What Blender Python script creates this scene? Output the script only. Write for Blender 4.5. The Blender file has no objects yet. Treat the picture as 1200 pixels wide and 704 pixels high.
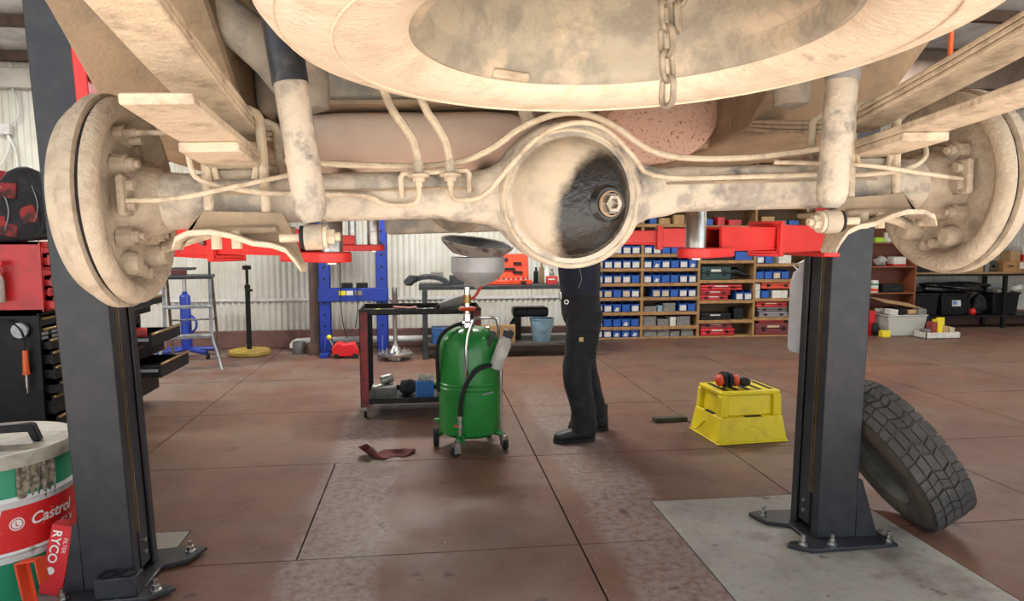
import bpy, bmesh, math, random
from mathutils import Vector, Matrix, Euler
random.seed(7)
SC = bpy.context.scene
COL = SC.collection
PI = math.pi
R = math.radians

# ------------------------------------------------------------------ camera
CAM_H = 1.45
cam_d = bpy.data.cameras.new('camera'); cam = bpy.data.objects.new('camera', cam_d); COL.objects.link(cam)
cam_d.sensor_fit = 'HORIZONTAL'; cam_d.sensor_width = 36.0; cam_d.lens = 24.0
cam_d.clip_start = 0.02; cam_d.clip_end = 500
TH = math.atan(.0925); PH = math.atan(.125 * math.cos(TH))
cam.location = (0, 0, CAM_H); cam.rotation_euler = (PI / 2 - TH, 0, -PH)
SC.camera = cam

# ------------------------------------------------------------------ world, sun, added interior fill, exposure
SUN_STRENGTH = 17.0
SKY_STRENGTH = 1.25
FILL_W = 95
w = bpy.data.worlds.new('world'); SC.world = w; w.use_nodes = True
bg = w.node_tree.nodes['Background']; bg.inputs[0].default_value = (.80, .90, 1.0, 1); bg.inputs[1].default_value = SKY_STRENGTH
sun_d = bpy.data.lights.new('sun', 'SUN'); sun_d.energy = SUN_STRENGTH; sun_d.angle = R(.6); sun_d.color = (1, .97, .92)
sun = bpy.data.objects.new('sun', sun_d); COL.objects.link(sun)
sun.rotation_euler = (R(26), 0, R(-6))      # high sun behind the open front of the shed
def fill_light(x, y, z, sx, sy, watts, color=(1, .97, .92)):  # unseen area light added under the roof to brighten the interior
    d = bpy.data.lights.new('added_interior_fill', 'AREA'); d.shape = 'RECTANGLE'; d.size = sx; d.size_y = sy; d.energy = watts; d.color = color
    o = bpy.data.objects.new('added_interior_fill', d); COL.objects.link(o); o.location = (x, y, z)
    return o
for (lx, ly) in ((-4.5, 6.8), (0.2, 7.2), (5.0, 6.8), (9.2, 7.0)):
    fill_light(lx, ly, 3.45, 1.5, .35, FILL_W * (1.35 if lx < 1 else .85))
vs = SC.view_settings
vs.view_transform = 'Standard'; vs.look = 'None'; vs.gamma = 1.0; vs.use_curve_mapping = False
vs.exposure = 0.5
SC.cycles.use_denoising = True
SC.cycles.max_bounces = 8

# ------------------------------------------------------------------ materials
MATS = {}
def mat(name, c1, c2=None, rough=.6, metal=0., scale=8., mixlo=.4, mixhi=.65, bump=0., bscale=60., c3=None, s3=2., lo3=.55, hi3=.7, spec=.5, detail=5., trans=0., alpha=1.):
    if name in MATS: return MATS[name]
    m = bpy.data.materials.new(name); m.use_nodes = True; MATS[name] = m
    nt = m.node_tree; N = nt.nodes; L = nt.links
    b = N['Principled BSDF']
    b.inputs['Base Color'].default_value = (*c1, 1); b.inputs['Roughness'].default_value = rough; b.inputs['Metallic'].default_value = metal
    b.inputs['Specular IOR Level'].default_value = spec
    if trans: b.inputs['Transmission Weight'].default_value = trans
    if alpha < 1: b.inputs['Alpha'].default_value = alpha
    if c2 or bump:
        tc = N.new('ShaderNodeTexCoord')
        vec = tc.outputs['Object']
        def noise(s, d=detail, r=.6):
            n = N.new('ShaderNodeTexNoise'); n.inputs['Scale'].default_value = s; n.inputs['Detail'].default_value = d; n.inputs['Roughness'].default_value = r
            L.new(vec, n.inputs['Vector']); return n.outputs['Fac']
        def ramp(f, lo, hi):
            mr = N.new('ShaderNodeMapRange'); mr.interpolation_type = 'SMOOTHSTEP'; mr.inputs[1].default_value = lo; mr.inputs[2].default_value = hi
            L.new(f, mr.inputs[0]); return mr.outputs[0]
        def mix(f, a, bb):
            mx = N.new('ShaderNodeMix'); mx.data_type = 'RGBA'; L.new(f, mx.inputs[0])
            for i, v in ((6, a), (7, bb)):
                if isinstance(v, tuple): mx.inputs[i].default_value = (*v, 1)
                else: L.new(v, mx.inputs[i])
            return mx.outputs[2]
        if c2:
            col = mix(ramp(noise(scale), mixlo, mixhi), c1, c2)
            if c3: col = mix(ramp(noise(s3), lo3, hi3), col, c3)
            L.new(col, b.inputs['Base Color'])
        if bump:
            bn = N.new('ShaderNodeBump'); bn.inputs['Strength'].default_value = bump; bn.inputs['Distance'].default_value = .01
            L.new(noise(bscale, 4), bn.inputs['Height']); L.new(bn.outputs[0], b.inputs['Normal'])
    return m

DUST = mat('tan_road_dust', (.63, .52, .385), (.45, .36, .265), .9, 0, 24, .46, .66, .45, 80, (.27, .22, .17), 11, .58, .76, .2, 10)
DRUMD = mat('shaded_dust_on_drum', (.47, .39, .295), (.37, .30, .225), .9, 0, 26, .44, .66, .5, 90, (.22, .18, .14), 9, .62, .78, .2, 10)  # dust darkened in colour to stand for the drums' dimmer sideways faces
HOUS = mat('dust_on_cast_housing', (.58, .50, .40), (.36, .32, .27), .85, 0, 20, .44, .62, .5, 70, (.17, .16, .15), 11, .58, .70, .25, 10)
DUST2 = mat('brown_dust_on_steel', (.40, .29, .19), (.26, .20, .14), .85, 0, 7, .4, .7, .35, 110, (.16, .13, .10), 4, .6, .85, .2)
DUSTL = mat('pale_dust_on_rubber', (.78, .67, .52), (.68, .56, .42), .9, 0, 20, .42, .66, .3, 120, (.46, .37, .29), 13, .64, .76, .2, 10)
DUSTG = mat('grey_dusty_steel', (.40, .35, .28), (.26, .24, .21), .7, .05, 14, .4, .65, .35, 80, (.54, .43, .31), 9, .48, .68, .3, 8)
RIMM = mat('grey_dusty_rim', (.44, .39, .30), (.32, .29, .235), .6, .1, 18, .42, .62, .3, 90, (.60, .49, .36), 10, .50, .66, .4, 8)
RUSTY = mat('red_brown_tank', (.66, .44, .34), (.30, .17, .12), .8, 0, 130, .56, .70, .3, 120, None, 2, .5, .7, .2, 2)
SHOCKM = mat('black_shock_paint', (.035, .04, .05), (.30, .26, .22), .35, .2, 14, .5, .8, .1, 80)
POSTM = mat('charcoal_post_paint', (.022, .024, .029), (.034, .034, .038), .40, .0, 12, .4, .7, .04, 120, (.08, .075, .075), 40, .70, .80, .4)
BLACKM = mat('black_paint', (.006, .006, .007), (.013, .013, .013), .45, 0, 15, .4, .7, spec=.25)
BLACKR = mat('black_rubber', (.012, .012, .013), (.026, .025, .025), .8, 0, 12, .4, .7, .2, 90, spec=.3)
REDL = mat('red_lift_paint', (.72, .032, .026), (.64, .024, .022), .42, 0, 8, .4, .7, .05, 60)
REDC = mat('red_chest_paint', (.55, .012, .014), (.36, .012, .014), .35, 0, 6, .4, .7)
REDW = mat('worn_red_paint', (.30, .035, .03), (.14, .035, .03), .6, 0, 14, .4, .65, .1, 60)
STEEL = mat('bright_steel', (.55, .54, .51), (.38, .37, .35), .28, 1, 20, .4, .7)
CHROME = mat('chrome', (.75, .75, .75), None, .12, 1)
ALU = mat('aluminium', (.36, .38, .40), (.24, .25, .27), .5, .85, 12, .4, .7)
GREEN = mat('green_tank_paint', (.015, .22, .035), (.012, .17, .03), .28, 0, 5, .4, .7, .02, 30)
GREEND = mat('green_drum_paint', (.012, .25, .12), (.02, .18, .10), .45, 0, 6, .4, .7)
WHITEP = mat('dirty_white_paint', (.62, .62, .58), (.48, .46, .42), .5, 0, 10, .5, .75)
LIDM = mat('cream_lid_paint', (.38, .35, .27), (.22, .20, .155), .5, 0, 9, .42, .66, .1, 40, (.12, .10, .08), 6, .62, .75)
YEL = mat('yellow_plastic', (.72, .56, .005), (.60, .44, .01), .45, 0, 9, .5, .75, .05, 60, (.22, .17, .03), 16, .70, .85)
BLUEP = mat('blue_press_paint', (.01, .035, .30), (.01, .03, .22), .4, 0, 8, .4, .7)
BLUEB = mat('blue_bin_plastic', (.006, .080, .36), (.008, .065, .29), .45, 0, 4)
CARD_W = mat('white_card', (.62, .60, .54), (.50, .47, .40), .8, 0, 25)
CARD_C = mat('cream_card', (.52, .42, .27), (.42, .33, .21), .8, 0, 25)
CARDB = mat('cardboard', (.42, .26, .12), (.34, .20, .09), .85, 0, 8)
PINE = mat('pine_board', (.37, .195, .068), (.26, .13, .045), .6, 0, 9, .4, .65, .1, 50)
PLY = mat('pale_plywood', (.32, .19, .08), (.24, .135, .055), .7, 0, 6)
MAHOG = mat('red_brown_laminate', (.25, .075, .032), (.19, .055, .025), .5, 0, 6)
ZINC = mat('galvanised_steel', (.42, .46, .47), (.30, .34, .36), .5, .7, 18, .4, .7)
GREYB = mat('grey_tin', (.20, .19, .17), (.13, .125, .115), .6, .1, 20, .4, .7)
GREYP = mat('grey_plastic', (.042, .045, .050), (.028, .030, .033), .55, 0, 10, spec=.3)
TIMBER = mat('dark_timber', (.085, .055, .038), (.055, .035, .025), .75, 0, 9, .4, .7, .2, 40)
ORANGE = mat('orange_plastic', (.75, .12, .015), (.62, .09, .012), .45, 0, 10)
ORANGE2 = mat('orange_red_plastic', (.62, .055, .012), (.50, .04, .01), .45, 0, 10)
NAVY = mat('navy_shirt', (.012, .012, .028), (.018, .018, .035), .85, 0, 20, .4, .7, .3, 60)
TROUS = mat('black_work_trousers', (.010, .010, .011), (.019, .018, .018), .85, 0, 14, .45, .7, .45, 26)
BOOTM = mat('black_boot_leather', (.010, .010, .010), (.022, .020, .018), .55, 0, 20, .4, .7, .3, 60)
SKIN = mat('skin', (.50, .29, .19), (.44, .24, .16), .55, 0, 12)
HAIR = mat('brown_hair', (.05, .03, .018), (.03, .018, .01), .7, 0, 60)
GOLD = mat('brass_trim', (.40, .27, .10), (.30, .20, .07), .35, .8, 20)
CLEARP = mat('cloudy_plastic', (.66, .65, .58), None, .35, 0, trans=.35)
DARKG = mat('dark_olive_wood', (.05, .05, .03), (.03, .03, .02), .8, 0, 12)
TEAL = mat('dark_teal_case', (.012, .045, .045), (.010, .035, .035), .5, 0, 10)
PVC = mat('white_pvc', (.62, .62, .60), (.50, .50, .47), .5, 0, 10)
RAGM = mat('dark_red_rag', (.14, .030, .022), (.08, .02, .018), .9, 0, 16, .4, .65, .4, 60)
OILM = mat('oil_black', (.008, .008, .008), (.02, .017, .014), .18, 0, 10)
YELTAG = mat('yellow_sticker', (.75, .60, .02), None, .5)
GLOSSBAG = mat('black_plastic_bag', (.010, .010, .011), None, .22)
BLUECAN = mat('pale_blue_bucket', (.20, .33, .40), (.14, .24, .30), .6, 0, 14)

# ------------------------------------------------------------------ mesh builder
class MB:
    def __init__(s): s.v = []; s.f = []
    def add(s, v, f):
        o = len(s.v); s.v += [tuple(p) for p in v]; s.f += [tuple(i + o for i in q) for q in f]; return s
    def box(s, c, d, rot=None):
        x, y, z = d[0] / 2, d[1] / 2, d[2] / 2
        v = [Vector((i * x, j * y, k * z)) for k in (-1, 1) for j in (-1, 1) for i in (-1, 1)]
        if rot is not None:
            M = rot if isinstance(rot, Matrix) else Euler(rot).to_matrix()
            v = [M @ p for p in v]
        c = Vector(c)
        return s.add([p + c for p in v], [(0, 2, 3, 1), (4, 5, 7, 6), (0, 1, 5, 4), (2, 6, 7, 3), (0, 4, 6, 2), (1, 3, 7, 5)])
    def bb(s, x0, x1, y0, y1, z0, z1): return s.box(((x0 + x1) / 2, (y0 + y1) / 2, (z0 + z1) / 2), (x1 - x0, y1 - y0, z1 - z0))
    def rings(s, rs, close=True, cap0=True, cap1=True):
        n = len(rs[0]); v = [p for r_ in rs for p in r_]; f = []
        for i in range(len(rs) - 1):
            for j in range(n if close else n - 1):
                k = (j + 1) % n; f.append((i * n + j, i * n + k, (i + 1) * n + k, (i + 1) * n + j))
        if cap0: f.append(tuple(range(n - 1, -1, -1)))
        if cap1: f.append(tuple((len(rs) - 1) * n + j for j in range(n)))
        return s.add(v, f)
    def cyl(s, p0, p1, r0, r1=None, n=16, caps=True):
        r1 = r0 if r1 is None else r1
        return s.tube([p0, p1], [r0, r1], n, caps)
    def tube(s, path, r, n=8, caps=True, sm=0):
        P = [Vector(p) for p in path]
        rad = list(r) if isinstance(r, (list, tuple)) else [r] * len(P)
        for _ in range(sm):
            Q = [P[0]]; q = [rad[0]]
            for i in range(len(P) - 1):
                Q += [P[i] * .75 + P[i + 1] * .25, P[i] * .25 + P[i + 1] * .75]; q += [rad[i] * .75 + rad[i + 1] * .25, rad[i] * .25 + rad[i + 1] * .75]
            Q.append(P[-1]); q.append(rad[-1]); P, rad = Q, q
        t = (P[1] - P[0]).normalized()
        a = Vector((0, 0, 1)) if abs(t.z) < .9 else Vector((1, 0, 0))
        u = t.cross(a).normalized(); rs = []
        for i, p in enumerate(P):
            if i == 0: tt = P[1] - P[0]
            elif i == len(P) - 1: tt = P[-1] - P[-2]
            else: tt = (P[i + 1] - P[i]).normalized() + (P[i] - P[i - 1]).normalized()
            if tt.length < 1e-9: tt = t
            tt = tt.normalized(); u = (u - tt * u.dot(tt))
            u = u.normalized() if u.length > 1e-6 else tt.orthogonal().normalized()
            w_ = tt.cross(u)
            rs.append([p + (u * math.cos(2 * PI * k / n) + w_ * math.sin(2 * PI * k / n)) * rad[i] for k in range(n)])
        return s.rings(rs, True, caps, caps)
    def lathe(s, prof, o=(0, 0, 0), axis='Z', n=32, M=None, sweep=1.0):
        # prof: list of (radius, height)
        o = Vector(o); v = []; m = len(prof); full = sweep >= 1.0
        cnt = n if full else n + 1
        for k in range(cnt):
            a = 2 * PI * sweep * k / n; c, sn = math.cos(a), math.sin(a)
            for (r_, h) in prof:
                p = Vector((r_ * c, r_ * sn, h))
                if axis == 'X': p = Vector((h, r_ * c, r_ * sn))
                elif axis == 'Y': p = Vector((r_ * sn, h, r_ * c))
                if M is not None: p = M @ p
                v.append(p + o)
        f = []
        for k in range(n):
            k2 = (k + 1) % cnt if full else k + 1
            for j in range(m - 1):
                f.append((k * m + j, k2 * m + j, k2 * m + j + 1, k * m + j + 1))
        return s.add(v, f)
    def prism(s, poly, a, b, plane='XZ'):
        # extrude a 2d polygon; plane XZ -> along y from a to b, XY -> along z, YZ -> along x
        def p3(p, t):
            return (p[0], t, p[1]) if plane == 'XZ' else ((p[0], p[1], t) if plane == 'XY' else (t, p[0], p[1]))
        n = len(poly)
        return s.rings([[p3(p, a) for p in poly], [p3(p, b) for p in poly]])
    def ell(s, c, r, n=16, m=10, M=None):
        prof = [(math.sin(PI * i / m), -math.cos(PI * i / m)) for i in range(m + 1)]
        v0 = len(s.v); s.lathe(prof, n=n)
        c = Vector(c)
        for i in range(v0, len(s.v)):
            p = Vector(s.v[i]); p = Vector((p.x * r[0], p.y * r[1], p.z * r[2]))
            if M is not None: p = M @ p
            s.v[i] = tuple(p + c)
        return s
    def mesh(s, name, smooth=True, ang=35):
        me = bpy.data.meshes.new(name); me.from_pydata(s.v, [], s.f)
        bm = bmesh.new(); bm.from_mesh(me)
        bmesh.ops.remove_doubles(bm, verts=bm.verts, dist=1e-6)
        bmesh.ops.recalc_face_normals(bm, faces=bm.faces)
        bm.to_mesh(me); bm.free()
        if smooth:
            me.shade_smooth(); me.set_sharp_from_angle(angle=R(ang))
        return me
    def build(s, name, m, parent=None, loc=None, rot=None, bev=0, seg=1, smooth=True, ang=35, label=None, sub=0):
        me = s.mesh(name, smooth, ang); me.materials.append(m)
        return link(name, me, parent, loc, rot, bev, seg, label, sub)
def link(name, me, parent=None, loc=None, rot=None, bev=0, seg=1, label=None, sub=0):
    o = bpy.data.objects.new(name, me); COL.objects.link(o)
    if parent is not None: o.parent = parent
    if loc is not None: o.location = loc
    if rot is not None: o.rotation_euler = rot
    if bev:
        md = o.modifiers.new('bevel', 'BEVEL'); md.width = bev; md.segments = seg; md.limit_method = 'ANGLE'; md.angle_limit = R(40); md.harden_normals = False
    if sub:
        md = o.modifiers.new('sub', 'SUBSURF'); md.levels = sub; md.render_levels = sub
    if label: o['label'] = label
    return o
def thing(name, label, cat, loc=(0, 0, 0), rot=(0, 0, 0), group=None):
    o = bpy.data.objects.new(name, None); COL.objects.link(o); o.empty_display_size = .1
    o.location = loc; o.rotation_euler = rot
    return tag(o, label, cat, group)
def tag(o, label, cat, group=None):
    o['label'] = label; o['category'] = cat
    if group: o['group'] = group
    return o
def struct(o, label=None, cat=None):
    o['kind'] = 'structure'
    if label: o['label'] = label
    if cat: o['category'] = cat
    return o
def copy_tree(o, parent=None):
    c = o.copy(); COL.objects.link(c); c.parent = parent
    for ch in list(o.children): copy_tree(ch, c)
    return c
# a photograph pixel (1200x704 frame) to a world point on a plane y = Y or z = Z, for placing the far things
_f = Vector((math.sin(PH) * math.cos(TH), math.cos(PH) * math.cos(TH), -math.sin(TH))); _r = Vector((math.cos(PH), -math.sin(PH), 0)); _u = _r.cross(_f)
def A(px, py, Y):
    d = _f + _r * ((px - 600) / 800) + _u * ((352 - py) / 800); return Vector((0, 0, CAM_H)) + d * (Y / d.y)
def G(px, py, Z=0.):
    d = _f + _r * ((px - 600) / 800) + _u * ((352 - py) / 800); return Vector((0, 0, CAM_H)) + d * ((Z - CAM_H) / d.z)
def text_mb(body, size, extrude=0.0, shear=0., bold=False):
    cu = bpy.data.curves.new('t', 'FONT'); cu.body = body; cu.size = size; cu.extrude = extrude; cu.shear = shear; cu.align_x = 'CENTER'; cu.align_y = 'CENTER'; cu.resolution_u = 4
    if bold: cu.offset = size * .02
    o = bpy.data.objects.new('t', cu); COL.objects.link(o)
    dg = bpy.context.evaluated_depsgraph_get(); me = o.evaluated_get(dg).to_mesh()
    mb = MB(); mb.add([v.co.copy() for v in me.vertices], [tuple(p.vertices) for p in me.polygons])
    o.evaluated_get(dg).to_mesh_clear(); bpy.data.objects.remove(o); bpy.data.curves.remove(cu)
    return mb
def xf(mb, fn):
    mb.v = [tuple(fn(Vector(p))) for p in mb.v]; return mb

# ================================================================== SETTING
def floor_material(name, base, base2, wear, tracks=True):
    m = bpy.data.materials.new(name); m.use_nodes = True
    nt = m.node_tree; N = nt.nodes; L = nt.links; b = N['Principled BSDF']
    tc = N.new('ShaderNodeTexCoord'); vec = tc.outputs['Object']
    def noise(s, d=6., r=.62, vv=None):
        n = N.new('ShaderNodeTexNoise'); n.inputs['Scale'].default_value = s; n.inputs['Detail'].default_value = d; n.inputs['Roughness'].default_value = r
        L.new(vv or vec, n.inputs['Vector']); return n.outputs['Fac']
    def ramp(f, lo, hi, a=0., c=1.):
        mr = N.new('ShaderNodeMapRange'); mr.interpolation_type = 'SMOOTHSTEP'
        for i, v in ((1, lo), (2, hi), (3, a), (4, c)): mr.inputs[i].default_value = v
        L.new(f, mr.inputs[0]); return mr.outputs[0]
    def mix(f, a, bb):
        mx = N.new('ShaderNodeMix'); mx.data_type = 'RGBA'; L.new(f, mx.inputs[0])
        for i, v in ((6, a), (7, bb)):
            if isinstance(v, tuple): mx.inputs[i].default_value = (*v, 1)
            else: L.new(v, mx.inputs[i])
        return mx.outputs[2]
    def mth(op, a, bb=None):
        n = N.new('ShaderNodeMath'); n.operation = op
        for i, v in ((0, a), (1, bb)):
            if v is None: continue
            if isinstance(v, (int, float)): n.inputs[i].default_value = v
            else: L.new(v, n.inputs[i])
        return n.outputs[0]
    col = mix(ramp(noise(.9), .38, .66), base, base2)
    col = mix(ramp(noise(3.5), .55, .8), col, tuple(c * .72 for c in base2))
    col = mix(mth('MULTIPLY', ramp(noise(.55, 5.), .40, .60), .55 if tracks else .3), col, (.150, .108, .078))
    col = mix(mth('MULTIPLY', ramp(noise(18., 8., .75), .48, .72), .38), col, (.065, .043, .033))
    if tracks:
        sx = N.new('ShaderNodeSeparateXYZ'); L.new(vec, sx.inputs[0])
        wob = mth('MULTIPLY', mth('SUBTRACT', noise(1.3), .5), .25)
        xx = mth('ADD', sx.outputs[0], wob)
        d = mth('ABSOLUTE', mth('SUBTRACT', mth('ABSOLUTE', mth('SUBTRACT', xx, .31)), .74))   # distance to either wheel track
        band = ramp(d, .16, .26, 1., 0.)
        near = ramp(sx.outputs[1], 5.2, 7.0, 1., 0.)
        worn = mth('MULTIPLY', mth('MULTIPLY', band, near), ramp(noise(24., 8., .7), .34, .60))
        col = mix(mth('MULTIPLY', worn, .75), col, wear)
        far = ramp(sx.outputs[1], 5.5, 8.0, 0., .55)
        lft = ramp(sx.outputs[0], -3.0, .2, 1., 0.)
        col = mix(mth('MULTIPLY', mth('MULTIPLY', far, lft), ramp(noise(2.2), .35, .6)), col, tuple(c * .9 for c in wear))
    # oil drips and dark stains
    col = mix(mth('MULTIPLY', ramp(noise(5.5, 4.), .63, .69), .7), col, (.045, .028, .024))
    col = mix(mth('MULTIPLY', ramp(noise(1.6, 5.), .54, .70), .6), col, (.085, .045, .04))
    # paint flecks
    vo = N.new('ShaderNodeTexVoronoi'); vo.inputs['Scale'].default_value = 16.; L.new(vec, vo.inputs['Vector'])
    fl = mth('MULTIPLY', ramp(vo.outputs['Distance'], .045, .09, 1., 0.), ramp(noise(3.), .5, .6))
    col = mix(mth('MULTIPLY', fl, .75), col, (.42, .38, .33))
    L.new(col, b.inputs['Base Color'])
    L.new(ramp(noise(2.4), .3, .7, .42, .68), b.inputs['Roughness'])
    b.inputs['Specular IOR Level'].default_value = .35
    bn = N.new('ShaderNodeBump'); bn.inputs['Strength'].default_value = .15; bn.inputs['Distance'].default_value = .01
    L.new(noise(40., 4.), bn.inputs['Height']); L.new(bn.outputs[0], b.inputs['Normal'])
    return m
SLAB = floor_material('red_brown_worn_concrete', (.160, .075, .047), (.115, .054, .038), (.235, .200, .178))
PATCH = floor_material('grey_patch_concrete', (.34, .325, .28), (.26, .255, .235), (.3, .3, .3), tracks=False)
JOINT = mat('joint_dirt', (.02, .016, .014), (.035, .028, .024), .9, 0, 20)

fl = MB().bb(-9.0, 13.6, -.8, 10.6, -.16, -.022).build('floor', JOINT, smooth=False)
struct(fl, 'worn red-brown concrete workshop floor cast in square slabs', 'floor')
XE = [-1.875 - 1.31 * k for k in range(5, 0, -1)] + [-1.875, -.60, .705, 2.035] + [2.035 + 1.31 * k for k in range(1, 9)]
YE = [-.8, .37, 1.71, 3.055, 4.39, 5.74, 7.08, 8.42, 9.76, 10.6]
XE = [-9.0] + XE + [13.6]
PATCHES = [(1.212, 2.345, .60, 3.525), (-2.35, -1.178, .60, 3.44)]
def rect_minus(r, h):
    x0, x1, y0, y1 = r; a, b_, c, d = h
    if b_ <= x0 or a >= x1 or d <= y0 or c >= y1: return [r]
    out = []
    if a > x0: out.append((x0, a, y0, y1))
    if b_ < x1: out.append((b_, x1, y0, y1))
    m0, m1 = max(x0, a), min(x1, b_)
    if c > y0: out.append((m0, m1, y0, c))
    if d < y1: out.append((m0, m1, d, y1))
    return out
for i in range(len(XE) - 1):
    for j in range(len(YE) - 1):
        g_ = .0045
        xa, xb = XE[i], XE[i + 1]
        if not 3.0 < YE[j] < 3.1:            # one double-width slab where the photograph shows no joint
            if abs(xa + .60) < .01: continue
            if abs(xb + .60) < .01: xb = XE[i + 2]
        rs = [(xa + g_, xb - g_, YE[j] + g_, YE[j + 1] - g_)]
        for (a, b_, c, d) in PATCHES:
            rs = [q for r_ in rs for q in rect_minus(r_, (a - .004, b_ + .004, c - .004, d + .004))]
        mb = MB()
        for (x0, x1, y0, y1) in rs:
            if x1 - x0 > .01 and y1 - y0 > .01: mb.bb(x0, x1, y0, y1, -.03, 0)
        if mb.v: mb.build('slab', SLAB, fl, smooth=False)
for (a, b_, c, d) in PATCHES:
    MB().bb(a + .003, b_ - .003, c, d - .003, -.03, .001).build('patch_slab', PATCH, fl, smooth=False, label='newer grey concrete patch under a lift post')
APR = mat('pale_sunlit_concrete', (.52, .49, .44), (.45, .42, .38), .8, 0, 2)
ap = MB().bb(-40, 45, -45, -.82, -.16, -.02).build('driveway', APR, smooth=False); struct(ap, 'pale concrete driveway outside the open front', 'driveway')

# corrugated walls -------------------------------------------------
CORR = mat('cream_corrugated_iron', (.60, .59, .53), (.50, .475, .40), .55, .0, 1.6, .35, .65, 0, 1, (.34, .25, .17), 11, .70, .86)
KERB = mat('red_brown_kerb', (.17, .085, .07), (.12, .06, .052), .8, 0, 7, .4, .7, .2, 30)
def sheet_mesh(w_, h, amp=.0125, pitch=.0762):
    n = int(round(w_ / pitch)) * 6; mb = MB(); rs = []
    for k in range(n + 1):
        x = w_ * k / n; y = amp * math.cos(2 * PI * x / pitch)
        rs.append([(x, y, 0), (x, y, h)])
    v = [p for r_ in rs for p in r_]
    f = [(2 * k, 2 * k + 2, 2 * k + 3, 2 * k + 1) for k in range(n)]
    # back skin gives the sheet its thickness
    o = len(v); v += [(x, y + .002, z) for (x, y, z) in v]
    f += [(o + a, o + d, o + c, o + b_) for (a, b_, c, d) in f]
    mb.add(v, f); me = mb.mesh('sheet', True, 60); me.materials.append(CORR); return me
SHEET = sheet_mesh(.762, 3.35)
def corr_wall(name, x0, x1, y, label, zt=3.75):
    base = MB().bb(x0, x1, y + .05, y + .12, 0, zt).build(name, TIMBER, smooth=False); struct(base, label, 'wall')
    k = MB().bb(x0, x1, y - .035, y + .05, 0, .235).build('kerb', KERB, base, bev=.01)
    x = x0; i = 0
    while x < x1 - .3:
        link('sheet', SHEET, base, (x, y + .03 - .0025 * (i % 2), .225)); x += .74; i += 1
    g_ = MB().bb(x0, x1, y + .005, y + .016, 0.62, .655).build('girt_rail', PVC, base)
    return base
corr_wall('wall_back', -9.0, 2.2, 9.2, 'cream corrugated iron back wall on a red-brown kerb')
corr_wall('wall_back_bay', 2.2, 13.6, 10.32, 'corrugated iron wall behind the shelving')
WL = MB().bb(-9.1, -9.0, -.8, 10.5, 0, 4.9).build('wall_left', CORR, smooth=False); struct(WL, 'cream side wall of the shed', 'wall')
WR = MB().bb(13.6, 13.7, -.8, 10.5, 0, 4.9).build('wall_right', CORR, smooth=False); struct(WR, 'cream side wall at the far end of the shed', 'wall')
ret = MB().bb(2.14, 2.2, 9.2, 10.4, 0, 3.75).build('wall_return', TIMBER, smooth=False); struct(ret, 'short return wall beside the timber shelving', 'wall')

# roof: foil lining on purlins ------------------------------------
FOIL = mat('silver_foil_lining', (.78, .80, .82), (.55, .56, .58), .42, .35, 3, .4, .65, .6, 6)
TIMW = mat('weathered_white_beam', (.55, .53, .48), (.40, .37, .32), .7, 0, 8, .4, .7)
def roof_z(y): return 3.62 + (9.4 - y) * .085
cl = MB()
cl.rings([[(x, -.8, roof_z(-.8)), (x, -.8, roof_z(-.8) + .06), (x, 10.5, roof_z(10.5) + .06), (x, 10.5, roof_z(10.5))] for x in (-9.1, 13.7)])
ceil = cl.build('ceiling', FOIL, smooth=False); struct(ceil, 'silver foil lined sloping shed roof', 'ceiling')
for y in (9.0, 7.9, 6.8, 5.7, 4.6, 3.5, 2.4, 1.3, .2):
    z = roof_z(y); MB().bb(-9.0, 13.6, y - .04, y + .04, z - .12, z - .005).build('purlin', TIMBER, ceil)
bm_ = MB().bb(-9.0, 2.1, 9.06, 9.19, 3.24, 3.47).build('trim_1', TIMW, bev=.005); struct(bm_, 'weathered off-white beam along the top of the back wall', 'beam')
bm2 = MB().bb(2.6, 13.5, 7.3, 7.45, 3.15, 3.55).build('trim_2', TIMBER, bev=.005); struct(bm2, 'dark timber beam under the roof', 'beam')
tp = MB().bb(-1.44, -1.215, 8.58, 8.75, .14, 3.6)
tp.bb(-1.46, -1.19, 8.56, 8.77, 0, .14)
tpo = tp.build('trim_3', mat('worn_brown_post', (.10, .065, .048), (.065, .043, .033), .7, 0, 6, .4, .7, .15, 30, (.35, .27, .18), 7, .74, .8), bev=.004)
struct(tpo, 'brown roof post standing beside the blue press', 'post')

# ================================================================== THE RAISED TRUCK (origin at the centre of the rear axle)
V0 = (.243, 1.19, 1.529)
truck = thing('pickup_truck', 'dust-covered pickup truck raised on the lift, rear axle and brake drums exposed', 'truck', V0, (0, -.031, 0))

# --- axle housing: lofted along x, tube swelling into the banjo
def housing():
    mb = MB(); rs = []; n = 28
    xs = [-.70 + .02 * i for i in range(71)]
    for x in xs:
        ax = abs(x)
        tube_r = .040 + (.010 * max(0, (ax - .56) / .14))
        rb = .128
        circ = math.sqrt(max(0, rb * rb - x * x)) if ax < rb else 0
        k = 30.
        def smax(a, b_): 
            h = max(.035 - abs(a - b_), 0) / .035; return max(a, b_) + h * h * .035 * .25
        fil = max(0, 1 - ax / .235) ** 2 * .055
        zt = smax(tube_r + fil * .75, circ); zb = smax(tube_r + fil, circ * 1.0)
        dy = tube_r + .028 * max(0, 1 - (ax / .16) ** 2)
        p = 2.0 if ax > .58 else 3.2
        ring = []
        for j in range(n):
            a = 2 * PI * j / n; c, s_ = math.cos(a), math.sin(a)
            yy = math.copysign(abs(c) ** (2 / p), c) * dy; zz = math.copysign(abs(s_) ** (2 / p), s_)
            ring.append((x, yy, zz * (zt if zz > 0 else zb) - (.004 if ax < .2 else 0)))
        rs.append(ring)
    return mb.rings(rs)
hs = housing().build('axle_housing', HOUS, truck, ang=50)
# weld seam rib along the tubes
for s_ in (-1, 1):
    MB().bb(min(s_ * .17, s_ * .56), max(s_ * .17, s_ * .56), -.0425, -.038, .006, .010).build('weld_seam', DUST2, truck)
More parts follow.
